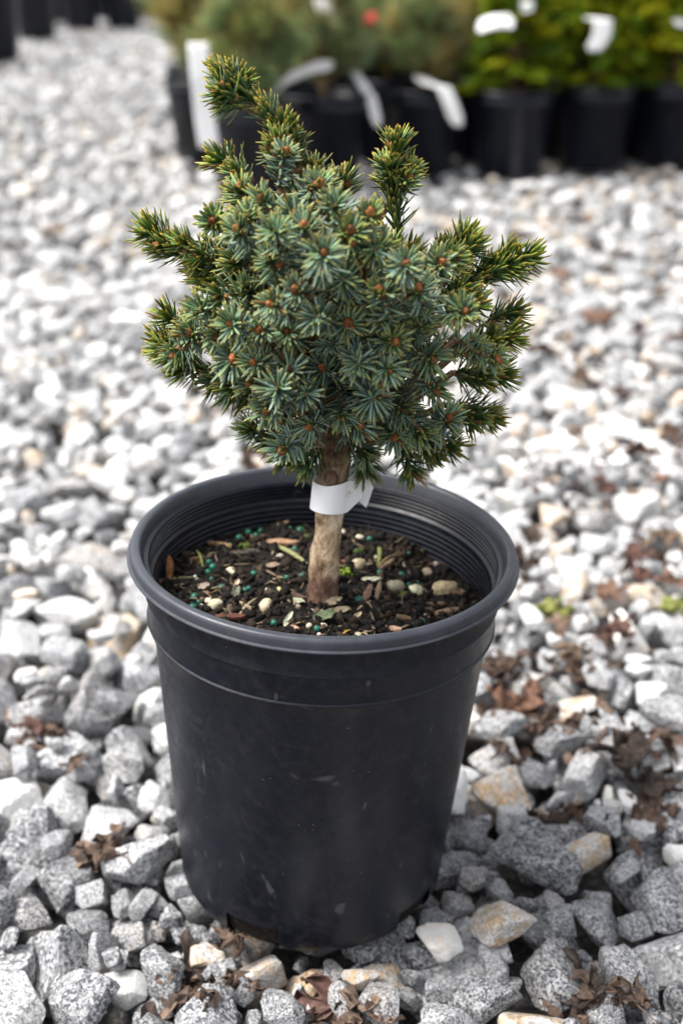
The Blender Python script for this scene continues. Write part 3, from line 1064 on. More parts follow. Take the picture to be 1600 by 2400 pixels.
def needles(Bp, D, Up, L, W, bend, cols, lite=False):
    """flat four-sided needles; cols = (upper, side, lower, tip) colours, each (n,3)"""
    n = len(Bp)
    D = D / np.linalg.norm(D, axis=1)[:, None]
    Sd = np.cross(D, Up)
    Sd /= np.linalg.norm(Sd, axis=1)[:, None] + 1e-9
    Up = np.cross(Sd, D)
    nt, nw = (NT, NW) if not lite else (NT[[0, 2]], NW[[1, 2]])
    R = []
    C = []
    for t, w in zip(nt, nw):
        P = Bp + D * (L * t)[:, None] + Up * (bend * L * t * t)[:, None]
        hw, th = (W * w / 2)[:, None], (W * w * 0.30)[:, None]
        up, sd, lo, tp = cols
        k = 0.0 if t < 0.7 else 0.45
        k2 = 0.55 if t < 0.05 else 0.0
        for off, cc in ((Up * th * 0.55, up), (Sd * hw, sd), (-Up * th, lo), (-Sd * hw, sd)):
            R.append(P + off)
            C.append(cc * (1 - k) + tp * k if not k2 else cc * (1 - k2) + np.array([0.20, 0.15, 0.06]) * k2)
    R.append(Bp + D * L[:, None] + Up * (bend * L)[:, None])
    C.append(cols[3] * np.array([1.25, 0.72, 0.55]))
    m = len(R)
    V = np.stack(R, 1).reshape(-1, 3)
    C = np.stack(C, 1).reshape(-1, 3)
    q = []
    nr = len(nt)
    for r in range(nr - 1):
        for k in range(4):
            q.append((r * 4 + k, r * 4 + (k + 1) % 4, (r + 1) * 4 + (k + 1) % 4, (r + 1) * 4 + k))
    t3 = [((nr - 1) * 4 + k, (nr - 1) * 4 + (k + 1) % 4, nr * 4) for k in range(4)]
    o = (np.arange(n) * m)[:, None, None]
    Q = (np.array(q)[None] + o).reshape(-1, 4)
    T = (np.array(t3)[None] + o).reshape(-1, 3)
    return V, [Q, T], C


def bud_piece(s, seed):
    """ovoid bud with overlapping scales"""
    r = np.random.default_rng(seed)
    nz, nu = 7, 10
    tone = r.uniform(0.6, 1.5)
    V, C = [], []
    for a in range(nz):
        t = a / (nz - 1)
        rr = s * (math.sin(math.pi * (0.12 + 0.88 * t) ** 0.9) ** 0.8 if t < 1 else 0.02)
        for b in range(nu):
            th = 2 * math.pi * (b + 0.5 * (a % 2)) / nu
            f = 1 + (0.13 if (b + a) % 2 else -0.06)
            V.append((rr * f * math.cos(th), rr * f * math.sin(th), s * (2.5 * t - 0.7)))
            C.append(np.array((0.19, 0.068, 0.022)) * tone * r.uniform(0.4, 1.6) + (np.array((0.12, 0.06, 0.02)) if r.random() < 0.2 else 0))
    i, j = np.meshgrid(np.arange(nz - 1), np.arange(nu), indexing='ij')
    j2 = (j + 1) % nu
    Q = np.stack([i * nu + j, i * nu + j2, (i + 1) * nu + j2, (i + 1) * nu + j], -1).reshape(-1, 4)
    cap = np.array([[(nz - 1) * nu + q for q in range(nu)]])
    return np.array(V), [Q, cap], np.array(C).clip(0.01, 0.6)


def frame_to(d):
    return np.array(Vector(d).to_track_quat('Z', 'Y').to_matrix())


SR = np.random.default_rng(99)


def make_shoot(B, T, nL, dens=1.0, green=0.3, buds=1, fill=False, open_=1.0):
    """one leafy shoot from B to T (world)"""
    r = SR
    B, T = np.array(B), np.array(T)
    L = np.linalg.norm(T - B)
    d0 = (T - B) / L
    side = np.cross(d0, r.normal(size=3))
    side /= np.linalg.norm(side)
    sag = 0.06 * L * side

    def pos(s):
        return B + np.outer(s, T - B) + np.outer(np.sin(np.pi * s), sag)
    root = link('shoot', None, None, spruce) if False else None
    s = np.linspace(0, 1, 7)
    P = pos(s)
    V, F = tube(P - B, np.linspace(0.0013, 0.0009, 7), 6, 0.06)
    so_ = link('shoot', raw_mesh('shoot', V, F), M_TWIG, spruce, Vector(B) - tb)
    n = int((26 + L * 1000 * 3.3) * dens)
    s = np.concatenate([np.linspace(0.06, 0.9, int(n * 0.62)), 0.86 + 0.14 * np.sqrt(np.linspace(0, 1, n - int(n * 0.62)))])
    s = (s + r.normal(0, 0.008, len(s))).clip(0.02, 1.0)
    ni = int(r.integers(6, 15)) if buds else 8          # short young needles crowding the bud
    s = np.concatenate([s, np.full(ni, 0.985)])
    n = len(s)
    P = pos(s)
    R = frame_to(d0)
    ph = np.arange(n) * 2.39996 + r.normal(0, 0.25, n)
    radial = np.outer(np.cos(ph), R[:, 0]) + np.outer(np.sin(ph), R[:, 1])
    # angle from the shoot axis: wide along the stem, closing towards the tip
    end = ((s - 0.86) / 0.14).clip(0, 1)
    ang = np.radians((52 + 14 * open_) + r.normal(0, 8, n)) * (1 - end) + np.radians((24 + 22 * open_) + r.normal(0, 11, n)) * end
    ang[-ni:] = np.radians(r.uniform(12, 40, ni))
    ang += 0.16 * np.cos(ph - r.uniform(0, 6.28))            # lopsided brush
    D = radial * np.sin(ang)[:, None] + d0 * np.cos(ang)[:, None]
    D += r.normal(0, 0.14, (n, 3)) + np.array([0, 0, 0.06])
    Up = d0 * np.sin(ang)[:, None] - radial * np.cos(ang)[:, None]
    Ln = nL * r.uniform(0.78, 1.12, n) * (1 - 0.22 * end * r.random(n))
    Ln[-ni:] = r.uniform(0.0025, 0.0055, ni)
    Ln *= np.where(r.random(n) < 0.12, r.uniform(0.55, 0.85, n), 1.0)
    W = r.uniform(0.00115, 0.00160, n)
    hue = r.normal(0, 1, n)[:, None]
    g = np.clip(green + 0.22 * end + 0.12 * r.normal(size=n), 0, 1)[:, None]
    val = (0.87 + 0.24 * r.normal(size=n)).clip(0.4, 1.6)[:, None]
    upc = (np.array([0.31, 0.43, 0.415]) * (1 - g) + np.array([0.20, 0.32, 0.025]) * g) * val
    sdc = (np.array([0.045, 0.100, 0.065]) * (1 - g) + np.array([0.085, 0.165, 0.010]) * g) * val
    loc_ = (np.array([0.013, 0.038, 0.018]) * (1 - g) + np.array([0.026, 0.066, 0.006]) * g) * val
    gy = np.clip(g * 1.5, 0, 1)
    tip = (np.array([0.24, 0.31, 0.15]) * (1 - gy) + np.array([0.44, 0.38, 0.03]) * gy) * (1 - 0.3 * r.random((n, 1))) + 0.02 * hue
    pale = r.random(n) < 0.05
    upc[pale] *= 1.35
    br = r.random(n) < 0.015                      # a few browned needles
    for c_ in (upc, sdc, loc_):
        c_[br] = (0.16, 0.085, 0.035)
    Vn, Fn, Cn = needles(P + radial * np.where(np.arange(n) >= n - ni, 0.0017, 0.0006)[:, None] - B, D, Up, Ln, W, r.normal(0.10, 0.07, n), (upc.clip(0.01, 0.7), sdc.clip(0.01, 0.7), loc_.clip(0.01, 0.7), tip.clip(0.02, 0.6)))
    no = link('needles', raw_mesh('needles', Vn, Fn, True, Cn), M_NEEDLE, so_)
    no['kind'] = 'stuff'
    for b in range(buds):
        if b == 0:
            bp, bd, bs = T + d0 * 0.0006, d0, r.uniform(0.0011, 0.0021)
        else:
            a = r.uniform(0, 6.28)
            rd = R[:, 0] * math.cos(a) + R[:, 1] * math.sin(a)
            q = r.uniform(0.0018, 0.0034)
            bp, bd, bs = T - d0 * r.uniform(0.0, 0.004) + rd * q, d0 * 0.8 + rd * 0.6, r.uniform(0.0010, 0.0017)
        Vb, Fb, Cb = bud_piece(bs, int(r.integers(1e6)))
        Vb = Vb @ frame_to(bd).T
        link('bud', raw_mesh('bud', Vb, Fb, True, Cb), M_BUD, so_, Vector(bp - B))
    return so_


CC = atd(770, 705, 0.006)                      # crown centre


def front_y(px, py):
    dx, dy = (px - 770) / 430, (py - 700) / 385
    return 0.004 - 0.062 * math.sqrt(max(0.0, 1 - dx * dx - dy * dy))


anchors = []


def branch_to(B, r0=0.0026):
    """limb from the trunk to the base of a shoot"""
    B = Vector(B)
    bz = min(max(B.z - 0.030 - 0.25 * (Vector((B.x, B.y, 0)) - Vector((CC.x, CC.y, 0))).length, path[5].z + 0.002), path[-1].z)
    k = min(range(5, len(path)), key=lambda q: abs(path[q].z - bz))
    A = path[k]
    mid = A.lerp(B, 0.5) + Vector((0, 0, -0.004))
    pts = [A.lerp(mid, t).lerp(mid.lerp(B, t), t) for t in np.linspace(0, 1, 7)]
    V, F = tube([p - A for p in pts], np.linspace(r0, 0.0013, 7), 7, 0.07)
    link('branch', raw_mesh('branch', V, F), M_TWIG, spruce, A - tb)


# shoots seen end-on: (px, py, length mm, needle mm, green, buds, open)
ROS = [(655, 357, 20, 8.5, .1, 1, 1.0), (700, 530, 26, 11, .08, 1, 1.1), (840, 490, 20, 9, .35, 2, .9), (808, 537, 24, 11, .35, 3, 1.0), (680, 490, 22, 9.5, .1, 1, 1.0),
       (580, 480, 20, 9, .3, 2, .9), (545, 545, 24, 11, .15, 2, 1.0), (492, 500, 22, 10.5, .4, 3, .8), (600, 455, 18, 9, .25, 1, .9), (545, 440, 20, 9.5, .3, 2, .8),
       (765, 470, 22, 10, .15, 2, 1.0), (930, 607, 26, 11, .12, 2, 1.0), (785, 642, 26, 10.5, .18, 2, 1.1), (866, 665, 26, 11, .18, 3, 1.1), (680, 668, 26, 10.5, .12, 2, 1.1),
       (722, 714, 22, 9, .05, 2, 1.0), (806, 745, 30, 12, .15, 3, 1.15), (670, 757, 24, 11, .22, 2, 1.0), (600, 757, 22, 10, .08, 1, 1.0), (540, 742, 22, 9.5, .15, 1, .9),
       (535, 815, 28, 12, .12, 1, 1.15), (590, 832, 22, 10, .15, 1, 1.0), (505, 690, 22, 10.5, .35, 1, .9), (625, 600, 22, 10, .25, 2, .9), (440, 770, 22, 10.5, .25, 2, .9),
       (402, 820, 22, 10, .25, 1, .8), (1040, 605, 22, 10, .35, 2, .9), (1012, 618, 18, 8.5, .2, 1, .9), (905, 770, 24, 10.5, .25, 2, 1.0), (955, 745, 22, 10, .25, 2, .9),
       (985, 832, 26, 11, .15, 1, 1.05), (890, 860, 24, 11, .05, 1, 1.0), (745, 850, 22, 11, .0, 1, 1.1), (660, 850, 20, 11, .0, 0, 1.0), (1065, 722, 24, 11, .3, 2, .95),
       (1100, 795, 22, 10.5, .25, 2, .9), (1135, 812, 20, 10, .25, 1, .9), (610, 940, 28, 12, .12, 1, 1.15), (662, 962, 22, 10.5, .15, 2, 1.0), (775, 952, 26, 11, .05, 1, 1.1),
       (905, 1020, 24, 11, .05, 1, 1.1), (852, 1045, 22, 11, .05, 1, 1.0), (820, 975, 22, 11, .0, 1, 1.0), (655, 1030, 24, 11, .05, 1, 1.05), (702, 905, 22, 11, .0, 0, 1.1),
       (850, 920, 22, 11.5, .0, 1, 1.0), (925, 945, 24, 11.5, .05, 1, 1.0), (1012, 900, 24, 11, .1, 1, .9), (760, 800, 22, 10.5, .0, 0, 1.0), (830, 830, 22, 10.5, .0, 0, 1.0),
       (960, 990, 24, 11.5, .1, 0, 1.0), (560, 655, 22, 10.5, .25, 1, .9), (740, 580, 22, 10, .12, 2, 1.0), (860, 575, 22, 10.5, .25, 1, 1.0), (960, 680, 24, 10.5, .2, 1, 1.0),
       (455, 690, 20, 10, .3, 1, .8), (500, 775, 22, 10, .15, 1, .9), (715, 985, 20, 10.5, .05, 1, 1.0), (580, 880, 22, 11, .1, 1, .9), (640, 895, 22, 11, .05, 0, 1.0),
       (620, 690, 22, 10.5, .15, 1, 1.0), (1030, 960, 22, 11, .1, 1, .9), (880, 725, 20, 10, .15, 2, 1.0), (730, 430, 20, 9.5, .2, 2, .9), (640, 530, 20, 10, .25, 1, .9)]
for (px, py, Lm, nL, g, nb, op) in ROS:
    px, py = px + SR.normal(0, 7), py + SR.normal(0, 7)
    T = atd(px, py, front_y(px, py) + SR.normal(0, 0.009))
    rad_dir = (T - CC).normalized()
    view = (CAM - T).normalized()
    d = (rad_dir * 0.75 + view * float(SR.uniform(0.0, 0.6)) + Vector((0, 0, float(SR.uniform(0.05, 0.45)))) + Vector(SR.normal(0, 0.22, 3))).normalized()
    B = T - d * (Lm * 0.001)
    make_shoot(B, T, nL * 0.001 * float(SR.uniform(0.70, 1.0)), float(SR.uniform(0.7, 1.05)), g + 0.07, 0 if SR.random() < 0.2 else nb + int(SR.random() < 0.5), False, op)
    branch_to(B)

# shoots seen from the side, at the outline: (tip px, py, Y, base px, py, Y, needle mm, green, buds)
SIDE = [(515, 178, .006, 615, 275, .006, 11, .30, 2), (488, 205, .000, 545, 222, .002, 9.5, .4, 2), (565, 172, .010, 540, 215, .008, 8.5, .45, 2), (500, 232, .004, 560, 245, .004, 9, .35, 1),
        (520, 160, .012, 540, 205, .009, 8.5, .4, 1), (612, 262, .004, 690, 385, .003, 11, .25, 1), (655, 262, .004, 650, 345, .004, 10, .4, 2), (632, 300, -.006, 655, 365, .000, 9.5, .4, 3),
        (672, 300, .006, 668, 370, .004, 9.5, .3, 1), (615, 330, -.004, 665, 395, .000, 9, .3, 2), (478, 358, .000, 565, 400, .000, 10.5, .45, 1), (520, 388, -.010, 580, 412, -.004, 8.5, .25, 2),
        (720, 362, .004, 725, 430, .004, 9.5, .2, 2), (792, 390, .004, 785, 465, .004, 10.5, .3, 2), (745, 400, -.004, 745, 465, .002, 9.5, .15, 2), (525, 445, -.012, 600, 478, -.005, 10, .3, 2),
        (910, 300, .004, 905, 400, .004, 10.5, .45, 2), (905, 395, .004, 915, 545, .004, 12, .25, 1), (878, 362, .000, 902, 420, .002, 9, .35, 1), (955, 372, .004, 915, 425, .004, 9, .35, 2),
        (948, 398, -.003, 915, 440, .003, 8, .3, 1), (880, 400, .008, 905, 445, .006, 9, .35, 1), (322, 520, .002, 395, 565, .002, 12, .5, 1), (345, 555, -.004, 420, 590, .000, 11, .4, 1),
        (400, 545, -.008, 470, 590, -.002, 11, .4, 3), (435, 580, -.012, 520, 600, -.004, 11, .3, 2), (465, 565, .002, 560, 600, .004, 11, .3, 1), (470, 620, .000, 600, 640, .004, 12.5, .3, 0),
        (480, 640, -.008, 610, 655, -.002, 12.5, .25, 0), (520, 600, -.020, 640, 630, -.010, 12, .25, 1), (370, 712, .004, 440, 770, .006, 11.5, .45, 0), (350, 775, .002, 430, 815, .004, 12.5, .4, 0),
        (360, 800, -.006, 440, 830, .000, 12, .35, 1), (395, 850, .004, 480, 850, .006, 12, .3, 0), (470, 880, .000, 560, 855, .002, 13, .1, 0), (505, 905, -.008, 590, 865, -.002, 13, .1, 0), (545, 920, .004, 620, 870, .004, 13, .1, 0),
        (552, 982, -.004, 640, 995, .000, 11, .2, 0), (600, 1010, .006, 680, 1000, .004, 11.5, .1, 0), (688, 1090, -.004, 735, 1025, .000, 11, .1, 1), (640, 1068, .002, 700, 1020, .002, 11, .1, 0),
        (946, 1108, -.002, 922, 1020, .000, 10.5, .2, 1), (1060, 1035, .000, 965, 1000, .002, 11.5, .35, 2), (845, 1098, .002, 830, 1015, .002, 11, .1, 0), (1000, 1050, .006, 930, 1000, .004, 11.5, .2, 0),
        (1145, 962, .002, 1040, 935, .003, 12, .35, 0), (1110, 975, -.008, 1020, 930, -.002, 12, .25, 1), (1175, 862, .000, 1060, 850, .002, 12, .4, 1), (1130, 875, -.010, 1040, 855, -.004, 12, .3, 0),
        (1195, 770, -.004, 1085, 790, .000, 11.5, .5, 2), (1150, 780, -.012, 1060, 800, -.004, 11, .35, 1), (1205, 712, .006, 1115, 745, .006, 11.5, .35, 1), (1110, 690, -.012, 1030, 725, -.004, 11, .4, 2),
        (1240, 580, .002, 1130, 625, .002, 11, .5, 2), (1185, 562, .006, 1130, 620, .004, 10, .45, 2), (1205, 612, -.003, 1120, 635, .000, 10.5, .35, 1), (1130, 630, .002, 1010, 700, .002, 12, .3, 0),
        (1140, 590, .006, 1090, 640, .004, 10, .4, 0), (1085, 520, .006, 1035, 590, .006, 11.5, .4, 1), (1100, 550, .000, 1030, 610, .002, 11, .4, 1), (1022, 548, .004, 1000, 610, .006, 9, .4, 1),
        (1060, 600, -.008, 985, 640, -.002, 10.5, .4, 2), (1030, 600, .008, 930, 640, .006, 12, .3, 0), (950, 560, .004, 915, 640, .004, 11.5, .3, 0), (890, 545, -.006, 900, 620, .000, 11, .35, 2),
        (420, 735, -.006, 500, 770, -.002, 11, .3, 1), (1080, 660, -.012, 1000, 690, -.004, 11, .4, 1)]
side_anchor = []
STEMS = {(515, 178), (905, 395), (1130, 630), (612, 262), (470, 620), (480, 640), (1030, 600)}
for (tx, ty, tY, bx, by, bY, nL, g, nb) in SIDE:
    T, B = atd(tx, ty, tY), atd(bx, by, bY)
    if (tx, ty) not in STEMS:              # the listed point is the needle tips, the bud sits further in
        T = T - (T - B).normalized() * min(0.0046, (T - B).length * 0.35)
    make_shoot(B, T, nL * 0.00092, 1.1, g + 0.16, nb, False, -0.7 if (tx, ty) in STEMS else 0.5)
    side_anchor.append((T, B))
# a limb continues from each outline shoot into the crown, or on to the next shoot it springs from
for k, (T, B) in enumerate(side_anchor):
    best, bd = None, 0.016
    for q, (T2, B2) in enumerate(side_anchor):
        if q != k and (T2 - CC).length < (T - CC).length and (T2 - B).length < bd:
            best, bd = T2, (T2 - B).length
    if best is not None:
        V, F = tube([Vector((0, 0, 0)), (best - B) * 0.5, best - B], [0.0012, 0.0014, 0.0015], 7, 0.05)
        link('branch', raw_mesh('branch', V, F), M_TWIG, spruce, B - tb)
    else:
        branch_to(B)

# inner and rear shoots that fill the crown
k = 0
OUTL = [(640, 430), (720, 430), (790, 470), (830, 520), (890, 580), (950, 620), (1000, 660), (1050, 700), (1065, 770), (1050, 850), (1030, 920), (960, 985), (880, 1020), (710, 1020), (650, 985), (600, 890), (500, 840), (455, 780), (480, 700), (500, 620), (550, 540), (590, 470)]


def inside(px, py):
    c = False
    for q in range(len(OUTL)):
        (x1, y1), (x2, y2) = OUTL[q], OUTL[q - 1]
        if (y1 > py) != (y2 > py) and px < (x2 - x1) * (py - y1) / (y2 - y1) + x1:
            c = not c
    return c


while k < 95:
    d = SR.normal(size=3)
    d /= np.linalg.norm(d)
    back = d[1] > 0.1
    f = SR.uniform(0.62, 0.95) if back else SR.uniform(0.25, 0.52)
    ctr_ = np.array(CC) + np.array([0, 0.004, -0.004])
    sx = 0.066 if d[2] > -0.3 else 0.048
    T = ctr_ + d * np.array([sx, 0.064, 0.058]) * f
    u_, v_, _ = project(T[None])
    if not inside(u_[0] / K, v_[0] / K):
        continue
    B = T - (d + np.array([0, 0, 0.15])) * SR.uniform(0.020, 0.028)
    make_shoot(B, T, SR.uniform(0.010, 0.0125), 0.65, SR.uniform(0.0, 0.3), 1 if SR.random() < 0.4 else 0, True, 1.0)
    if k % 2 == 0:
        branch_to(B, 0.0022)
    k += 1

# ------------------------------------------------------------------ white wrap tag on the trunk
tc0 = tb.lerp(ctr, ((atd(757, 1130, 0.003) - tb).length) / (ctr - tb).length)
ax_d = (ctr - tb).normalized()
tagband = empty('trunk_tag', tc0)
tag(tagband, 'blank white vinyl strip tag wrapped round the spruce trunk', 'plant tag')
tagband.rotation_euler = Vector((0, 0, 1)).rotation_difference(ax_d).to_euler()
zrot = np.array(tagband.rotation_euler.to_matrix())
n = 40
pts, hgt = [], []
for a in np.linspace(math.radians(112), math.radians(322), 34):      # round the front of the trunk, left to right
    pts.append((0.0084 * math.cos(a), 0.0082 * math.sin(a)))
e = pts[-1]
for t in np.linspace(0.12, 1.0, 8):
    pts.append((e[0] + 0.0062 * t, e[1] + 0.0045 * t))
V, nq = [], 5
for k, (x, y) in enumerate(pts):
    t = k / (len(pts) - 1)
    lo = -0.0068 + 0.0022 * (1 - min(1, t / 0.2)) ** 2 + 0.0016 * max(0, t - 0.55)
    hi = 0.0052 + 0.0042 * max(0.0, t - 0.55) ** 1 / 0.45 + 0.0030 * (1 - min(1, t / 0.25)) ** 2
    if t > 0.82:
        f = (t - 0.82) / 0.18
        lo += 0.0052 * f
        hi -= 0.0030 * f
    for q in range(nq):
        b = q / (nq - 1)
        V.append((x * (1 - 0.03 * (b - 0.5)), y * (1 - 0.03 * (b - 0.5)), lo + (hi - lo) * b))
V = np.array(V)
i, j = np.meshgrid(np.arange(len(pts) - 1), np.arange(nq - 1), indexing='ij')
Q = np.stack([i * nq + j, (i + 1) * nq + j, (i + 1) * nq + j + 1, i * nq + j + 1], -1).reshape(-1, 4)
o = link('band', raw_mesh('band', V, [Q], False), M_TAG, tagband)
sm = o.modifiers.new('thick', 'SOLIDIFY')
sm.thickness = 0.00025
# the punched end that locks the strip
outl = [(-0.0002, -0.0012), (0.0030, -0.0030), (0.0062, -0.0058), (0.0068, -0.0040), (0.0082, 0.0030), (0.0086, 0.0075), (0.0060, 0.0110), (0.0010, 0.0112), (-0.0030, 0.0095), (-0.0036, 0.0060), (-0.0030, 0.0030), (-0.0012, 0.0008)]
hole = [(0.0012, 0.0012), (0.0024, 0.0004), (0.0036, 0.0006), (0.0045, 0.0018), (0.0047, 0.0032), (0.0046, 0.0042), (0.0040, 0.0056), (0.0026, 0.0058), (0.0010, 0.0048), (0.0004, 0.0038), (0.0002, 0.0028), (0.0005, 0.0018)]
no_ = len(outl)
V = np.array([(x, 0.0008 * math.sin(x * 400), z) for x, z in outl] + [(x, 0.0006 * math.sin(x * 400), z) for x, z in hole])
Q = np.array([(k, (k + 1) % no_, no_ + (k + 1) % no_, no_ + k) for k in range(no_)])
o = link('punched_end', raw_mesh('punched_end', V, [Q], False), M_TAG, tagband, (0.0096, 0.0010, -0.0002))
o.rotation_euler = (0.0, 0.0, math.radians(15))
sm = o.modifiers.new('thick', 'SOLIDIFY')
sm.thickness = 0.00025


# ------------------------------------------------------------------ dead leaves on the gravel
def maple_mesh(s, seed, col, crumple=0.5, veins=True):
    """a dry lobed leaf: polar grid, folded along its veins and crumpled"""
    r = np.random.default_rng(seed)
    na, nr = 72, 8
    lob = np.radians(np.array([90, 35, 145, -15, 195, -55, 235]))
    ll = np.array([1.0, 0.86, 0.86, 0.6, 0.6, 0.36, 0.36]) * r.uniform(0.85, 1.1, 7)
    a = np.linspace(0, 2 * np.pi, na, endpoint=False)
    rad = np.full(na, 0.36)
    vein = np.full(na, 9.0)
    for q, l in zip(lob, ll):
        da = np.abs((a - q + np.pi) % (2 * np.pi) - np.pi)
        rad = np.maximum(rad, l * np.exp(-(da / 0.34) ** 1.7))
        vein = np.minimum(vein, da)
    rad *= 1 + 0.07 * np.sin(a * 24 + r.uniform(0, 6)) + 0.05 * r.normal(size=na)
    V, C = [], []
    for k in range(nr + 1):
        t = k / nr
        x, y = rad * t * np.cos(a), rad * t * np.sin(a)
        z = 0.10 * np.minimum(vein, 0.4) * t - 0.10 * t * t + 0.22 * t * t * r.uniform(0.3, 1.2)
        V.append(np.stack([x, y, z], 1))
        C.append(np.array(col)[None] * (0.78 + 0.55 * np.exp(-(vein[:, None] * (t + 0.15) / 0.035) ** 2)))
    V, C = np.concatenate(V), np.concatenate(C)
    w1, w2, w3 = wob(V, 4.2, seed + 1, 3), wob(V, 4.6, seed + 2, 3), wob(V, 5.0, seed + 3, 3)
    V = V + crumple * np.stack([w1, w2, 1.1 * w3], 1) * 0.42
    V = V * s
    V[:, 2] -= np.quantile(V[:, 2], 0.12)
    C = C * (1 + 0.22 * wob(V / s, 7, seed + 4, 3))[:, None]
    i, j = np.meshgrid(np.arange(nr), np.arange(na), indexing='ij')
    j2 = (j + 1) % na
    Q = np.stack([i * na + j, (i + 1) * na + j, (i + 1) * na + j2, i * na + j2], -1).reshape(-1, 4)
    return raw_mesh('blade', V, [Q], True, C.clip(0.004, 0.6)), V[0]


def leaf(px, py, s, seed, label, col=(0.15, 0.085, 0.055), crumple=0.5, rot=0.0, tilt=(0, 0), group=None, q=0.75, lift=0.0):
    p = on_z(px, py, 0.0)
    z = surf(p.x, p.y, s * 0.4, q) + lift
    if z > 0.05:
        z = 0.0
    p = on_z(px, py, z)
    root = empty('dead_leaf', (p.x, p.y, z), (tilt[0], tilt[1], rot))
    tag(root, label, 'dead leaf', group)
    me, c0 = maple_mesh(s, seed, col, crumple)
    b = link('blade', me, M_LEAF, root)
    md = b.modifiers.new('thick', 'SOLIDIFY')
    md.thickness = 0.0003
    c0 = Vector(c0)
    pts = [c0 + Vector((0.08 * s * math.sin(t * 3 + seed), -s * 0.8 * t, 0.10 * s * math.sin(t * 2.6))) for t in np.linspace(0, 1, 6)]
    V, F = tube(pts, [0.0004, 0.0004, 0.00035, 0.0003, 0.0003, 0.0005], 6)
    link('petiole', raw_mesh('petiole', V, F, True, np.tile(np.array(col) * 1.2, (len(V), 1))), M_LEAF, root)
    return root


DK, MD, RD, TN = (0.050, 0.038, 0.032), (0.10, 0.068, 0.052), (0.105, 0.058, 0.048), (0.17, 0.12, 0.085)
leaf(455, 2290, 0.022, 1, 'dark brown veined maple leaf sunk between stones below the pot, left of the drain hole', DK, 0.5, 0.3, (0.35, 0.15), lift=-0.005)
leaf(560, 2210, 0.015, 2, 'small curled brown leaf tucked under the drain hole of the front pot', MD, 0.55, 1.2, (0.3, 0), lift=-0.005)
leaf(575, 2310, 0.018, 3, 'narrow folded brown leaf hanging between two stones under the pot', MD, 0.6, 2.6, (0.6, 0.2), lift=-0.005)
leaf(765, 2378, 0.020, 4, 'reddish brown crumpled maple leaf at the bottom edge of the picture', RD, 0.75, 0.2, (0.3, -0.1), lift=-0.005)
leaf(262, 2005, 0.020, 5, 'brown crumpled leaf beside the orange-stained stone left of the pot', MD, 0.65, 0.7, (0.1, 0.2), lift=0.004)
leaf(80, 1712, 0.017, 6, 'flat rust brown leaf near the left edge among grey stones', RD, 0.4, 1.6, (0.3, 0.2), lift=0.004)
leaf(180, 1790, 0.012, 7, 'small dull brown leaf in front of the cream stone on the left', MD, 0.6, 2.8, lift=0.003)
leaf(1225, 1660, 0.026, 8, 'large curled rust brown leaf clump right of the pot', (0.15, 0.082, 0.056), 0.75, 0.4, (0.1, -0.2), lift=0.004)
leaf(1285, 1690, 0.016, 9, 'smaller brown leaf overlapping the large clump right of the pot', MD, 0.7, 2.1, lift=0.006)
leaf(1350, 1540, 0.016, 10, 'tan crumpled leaf behind the cream stone at right', TN, 0.6, 0.9, lift=0.004)
leaf(1480, 1770, 0.022, 11, 'dark brown shredded leaf in the clump at the right edge', DK, 0.8, 1.3, lift=0.005)
leaf(1555, 1735, 0.020, 12, 'crumpled brown leaf cut by the right edge of the picture', MD, 0.75, 2.4, lift=0.005)
leaf(1530, 1850, 0.018, 13, 'twisted dark leaf on the stones just below the right edge clump', DK, 0.8, 0.1, lift=0.004)
leaf(1290, 1890, 0.010, 14, 'small dark leaf scrap between grey stones right of the pot', DK, 0.8, 1.0, lift=0.002)
leaf(1380, 2330, 0.018, 15, 'long dark curled leaf at the bottom right corner', DK, 0.85, 1.5, lift=-0.004)
leaf(1480, 2350, 0.016, 16, 'thin brown leaf among stones in the bottom right corner', MD, 0.7, 0.5, lift=0.003)
leaf(1175, 1760, 0.014, 17, 'thin brown leaf close to the right side of the pot', MD, 0.7, 3.5, lift=0.002)
GL = 'brown leaves strewn over the gravel further back'
lr = np.random.default_rng(8)
spots = [(1220, 1310), (1335, 1125), (1425, 1145), (1570, 1010), (1275, 820), (1330, 790), (1450, 925), (1510, 850), (1360, 900), (1560, 1265), (1480, 1310), (1420, 1390), (1250, 1250),
         (1490, 480), (1560, 500), (1380, 520), (1290, 470), (1560, 420), (1440, 600), (1300, 640), (1180, 700), (1540, 690), (1230, 560), (1590, 790), (1190, 1560), (1310, 1460), (1450, 1480), (1545, 1130),
         (575, 1075), (320, 430), (380, 365), (285, 600), (60, 320), (120, 540), (1500, 780), (1400, 740), (1520, 560), (1340, 1010), (1480, 1060), (1590, 1380)]
for k, (px, py) in enumerate(spots):
    where = ('beyond the spruce near the back row of pots' if px > 700 else 'on the path left of the back row') if py < 720 else ('right of the spruce crown' if py < 1180 else 'right of the pot rim')
    if px < 700 and py > 720:
        where = 'just behind the front pot'
    leaf(px, py, float(lr.uniform(0.014, 0.026)), 100 + k, ('brown', 'tan', 'reddish brown', 'faded brown')[k % 4] + ' dried leaf on pale gravel ' + where, [MD, TN, RD, (0.17, 0.10, 0.07)][k % 4], float(lr.uniform(0.5, 0.85)), float(lr.uniform(0, 6.28)),
         (float(lr.normal(0, 0.2)), float(lr.normal(0, 0.2))), GL, lift=0.005)


